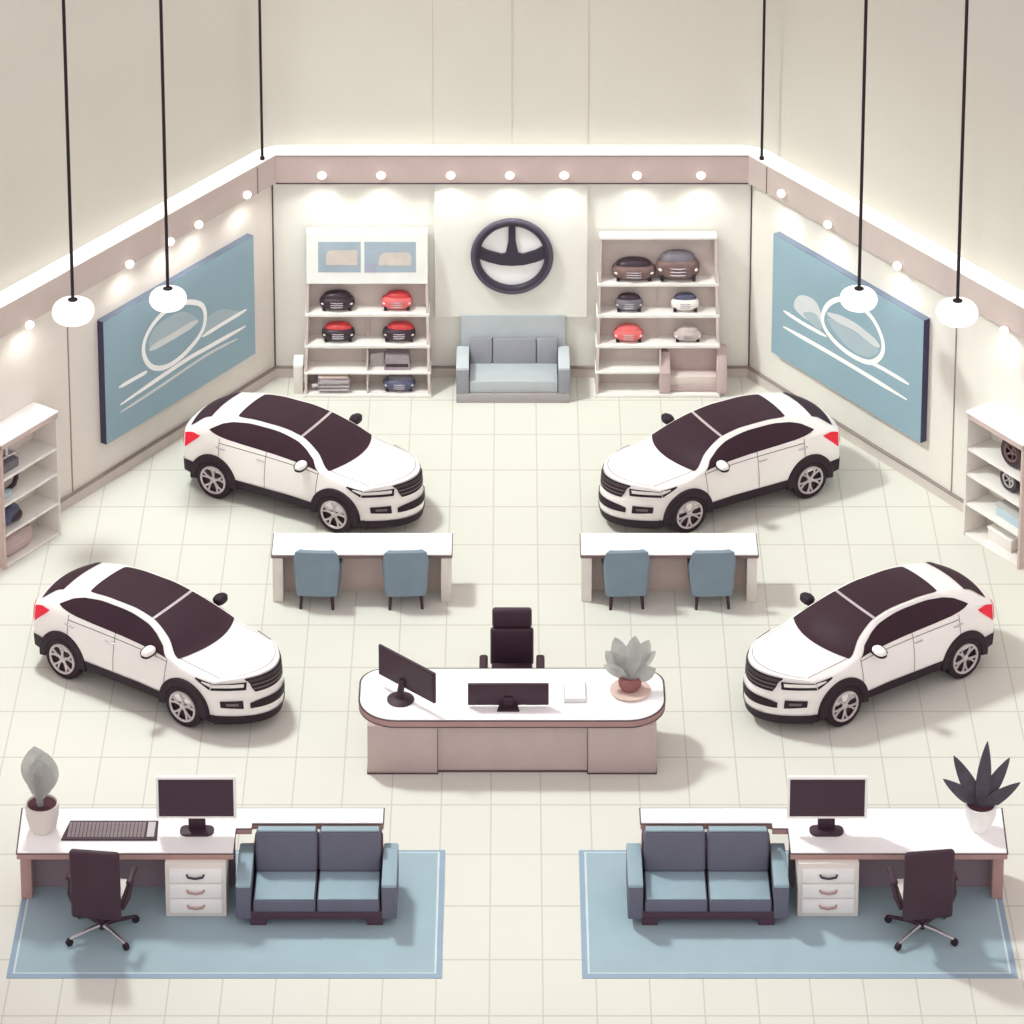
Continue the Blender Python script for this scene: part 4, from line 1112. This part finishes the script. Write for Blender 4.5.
# ------------------------------------------------------------------ spotlights on the band
SPOTS = []
def spot(p, n, lab, up=0):
    rz = math.atan2(n.y, n.x) + PI / 2
    t = thing('spotlight', lab, 'spotlight', p, rz, 'small spotlights along the wall band')
    bm = newbm(); lathe(bm, [(.01, 0), (.06, 0), (.055, .05), (.01, .05)], n=16, cap=False, mtx=RX(90)); obj('mount', bm, 'pinkish', t)
    bm = newbm(); ellipsoid(bm, (0, -.08, 0), (.09, .075, .075), nu=18, nv=12); obj('bulb', bm, 'bulb', t)
    ld = bpy.data.lights.new('spot_beam', 'SPOT'); ld.energy = 19; ld.spot_size = R(150); ld.spot_blend = .8; ld.shadow_soft_size = .08; ld.color = (1, .97, .92)
    lo_ = bpy.data.objects.new('spot_beam', ld); COL.objects.link(lo_)
    q = Vector(p) + n * .24; q.z = 4.06
    lo_.location = q; d = Vector((-n.x * .06, -n.y * .06, -1)); lo_.rotation_euler = d.to_track_quat('-Z', 'Y').to_euler()
names = ('leftmost', 'second from left', 'third from left', 'middle', 'third from right', 'second from right', 'rightmost')
for nm, x in zip(names, (-3.6, -2.48, -1.16, -.04, .99, 2.37, 3.58)):
    spot((x, YB - .15, 4.32), Vector((0, -1, 0)), 'small white spotlight on the back wall band, ' + nm + ' of its seven')
cl_, cr_ = Vector((-CX, YB, 0)) + nL * .15, Vector((CX, YB, 0)) + nR * .15
def onwall(c, d, s, z): p = c + d * s; return (p.x, p.y, z + .05)
for nm, s, z in (('nearest the back corner', 1.02, 4.22), ('second from the back corner', 2.43, 4.17), ('behind the pendant cord', 3.24, 4.15), ('above the front edge of the picture', 4.37, 4.16), ('nearest the left image edge', 7.05, 4.08)):
    spot(onwall(cl_, dL, s, z), nL, 'small white spotlight on the left wall band, ' + nm)
for nm, s, z in (('nearest the back corner', 1.15, 4.3), ('second from the back corner', 2.5, 4.2), ('above the front edge of the picture', 4.45, 4.16), ('nearest the right image edge', 7.3, 4.08)):
    spot(onwall(cr_, dR, s, z), nR, 'small white spotlight on the right wall band, ' + nm)

# ------------------------------------------------------------------ light
W = bpy.data.worlds.new('world'); SC.world = W; W.use_nodes = True
bg = W.node_tree.nodes['Background']; bg.inputs[0].default_value = (.80, .715, .715, 1); bg.inputs[1].default_value = 1.0
ld = bpy.data.lights.new('key_lamp', 'SPOT'); ld.energy = 1.0; ld.shadow_soft_size = 1.25; ld.color = (.93, 1.0, .95); ld.spot_size = R(82); ld.spot_blend = .7
ld.use_nodes = True; nt = ld.node_tree
em = nt.nodes['Emission']; fo = nt.nodes.new('ShaderNodeLightFalloff'); fo.inputs['Strength'].default_value = 27.0
nt.links.new(fo.outputs['Constant'], em.inputs['Strength'])
lo_ = bpy.data.objects.new('key_lamp', ld); COL.objects.link(lo_); lo_.location = (-8.4, 5.4, 18.0); lo_.rotation_euler = Vector((7.5, -2.5, -18)).to_track_quat('-Z', 'Y').to_euler()
ld = bpy.data.lights.new('fill_sun', 'SUN'); ld.energy = .33; ld.angle = R(50); ld.color = (1, .985, .95)
lo_ = bpy.data.objects.new('fill_sun', ld); COL.objects.link(lo_); lo_.location = (0, -20, 15)
lo_.rotation_euler = Vector((0, 1, -.5)).to_track_quat('-Z', 'Y').to_euler()

# ------------------------------------------------------------------ camera
F_PX = 4000.0; q = R(15)
cam = bpy.data.cameras.new('camera'); cam.sensor_width = 36; cam.lens = F_PX / 1024 * 36
cam.shift_y = -F_PX * math.tan(R(15)) / 1024
cam.clip_start = 1; cam.clip_end = 300
co = bpy.data.objects.new('camera', cam); COL.objects.link(co)
co.location = (0, -59.004, 37.375); co.rotation_euler = (R(90) - q, 0, 0)
SC.camera = co
SC.view_settings.view_transform = 'Standard'; SC.view_settings.look = 'None'
SC.view_settings.exposure = 0; SC.view_settings.gamma = 1
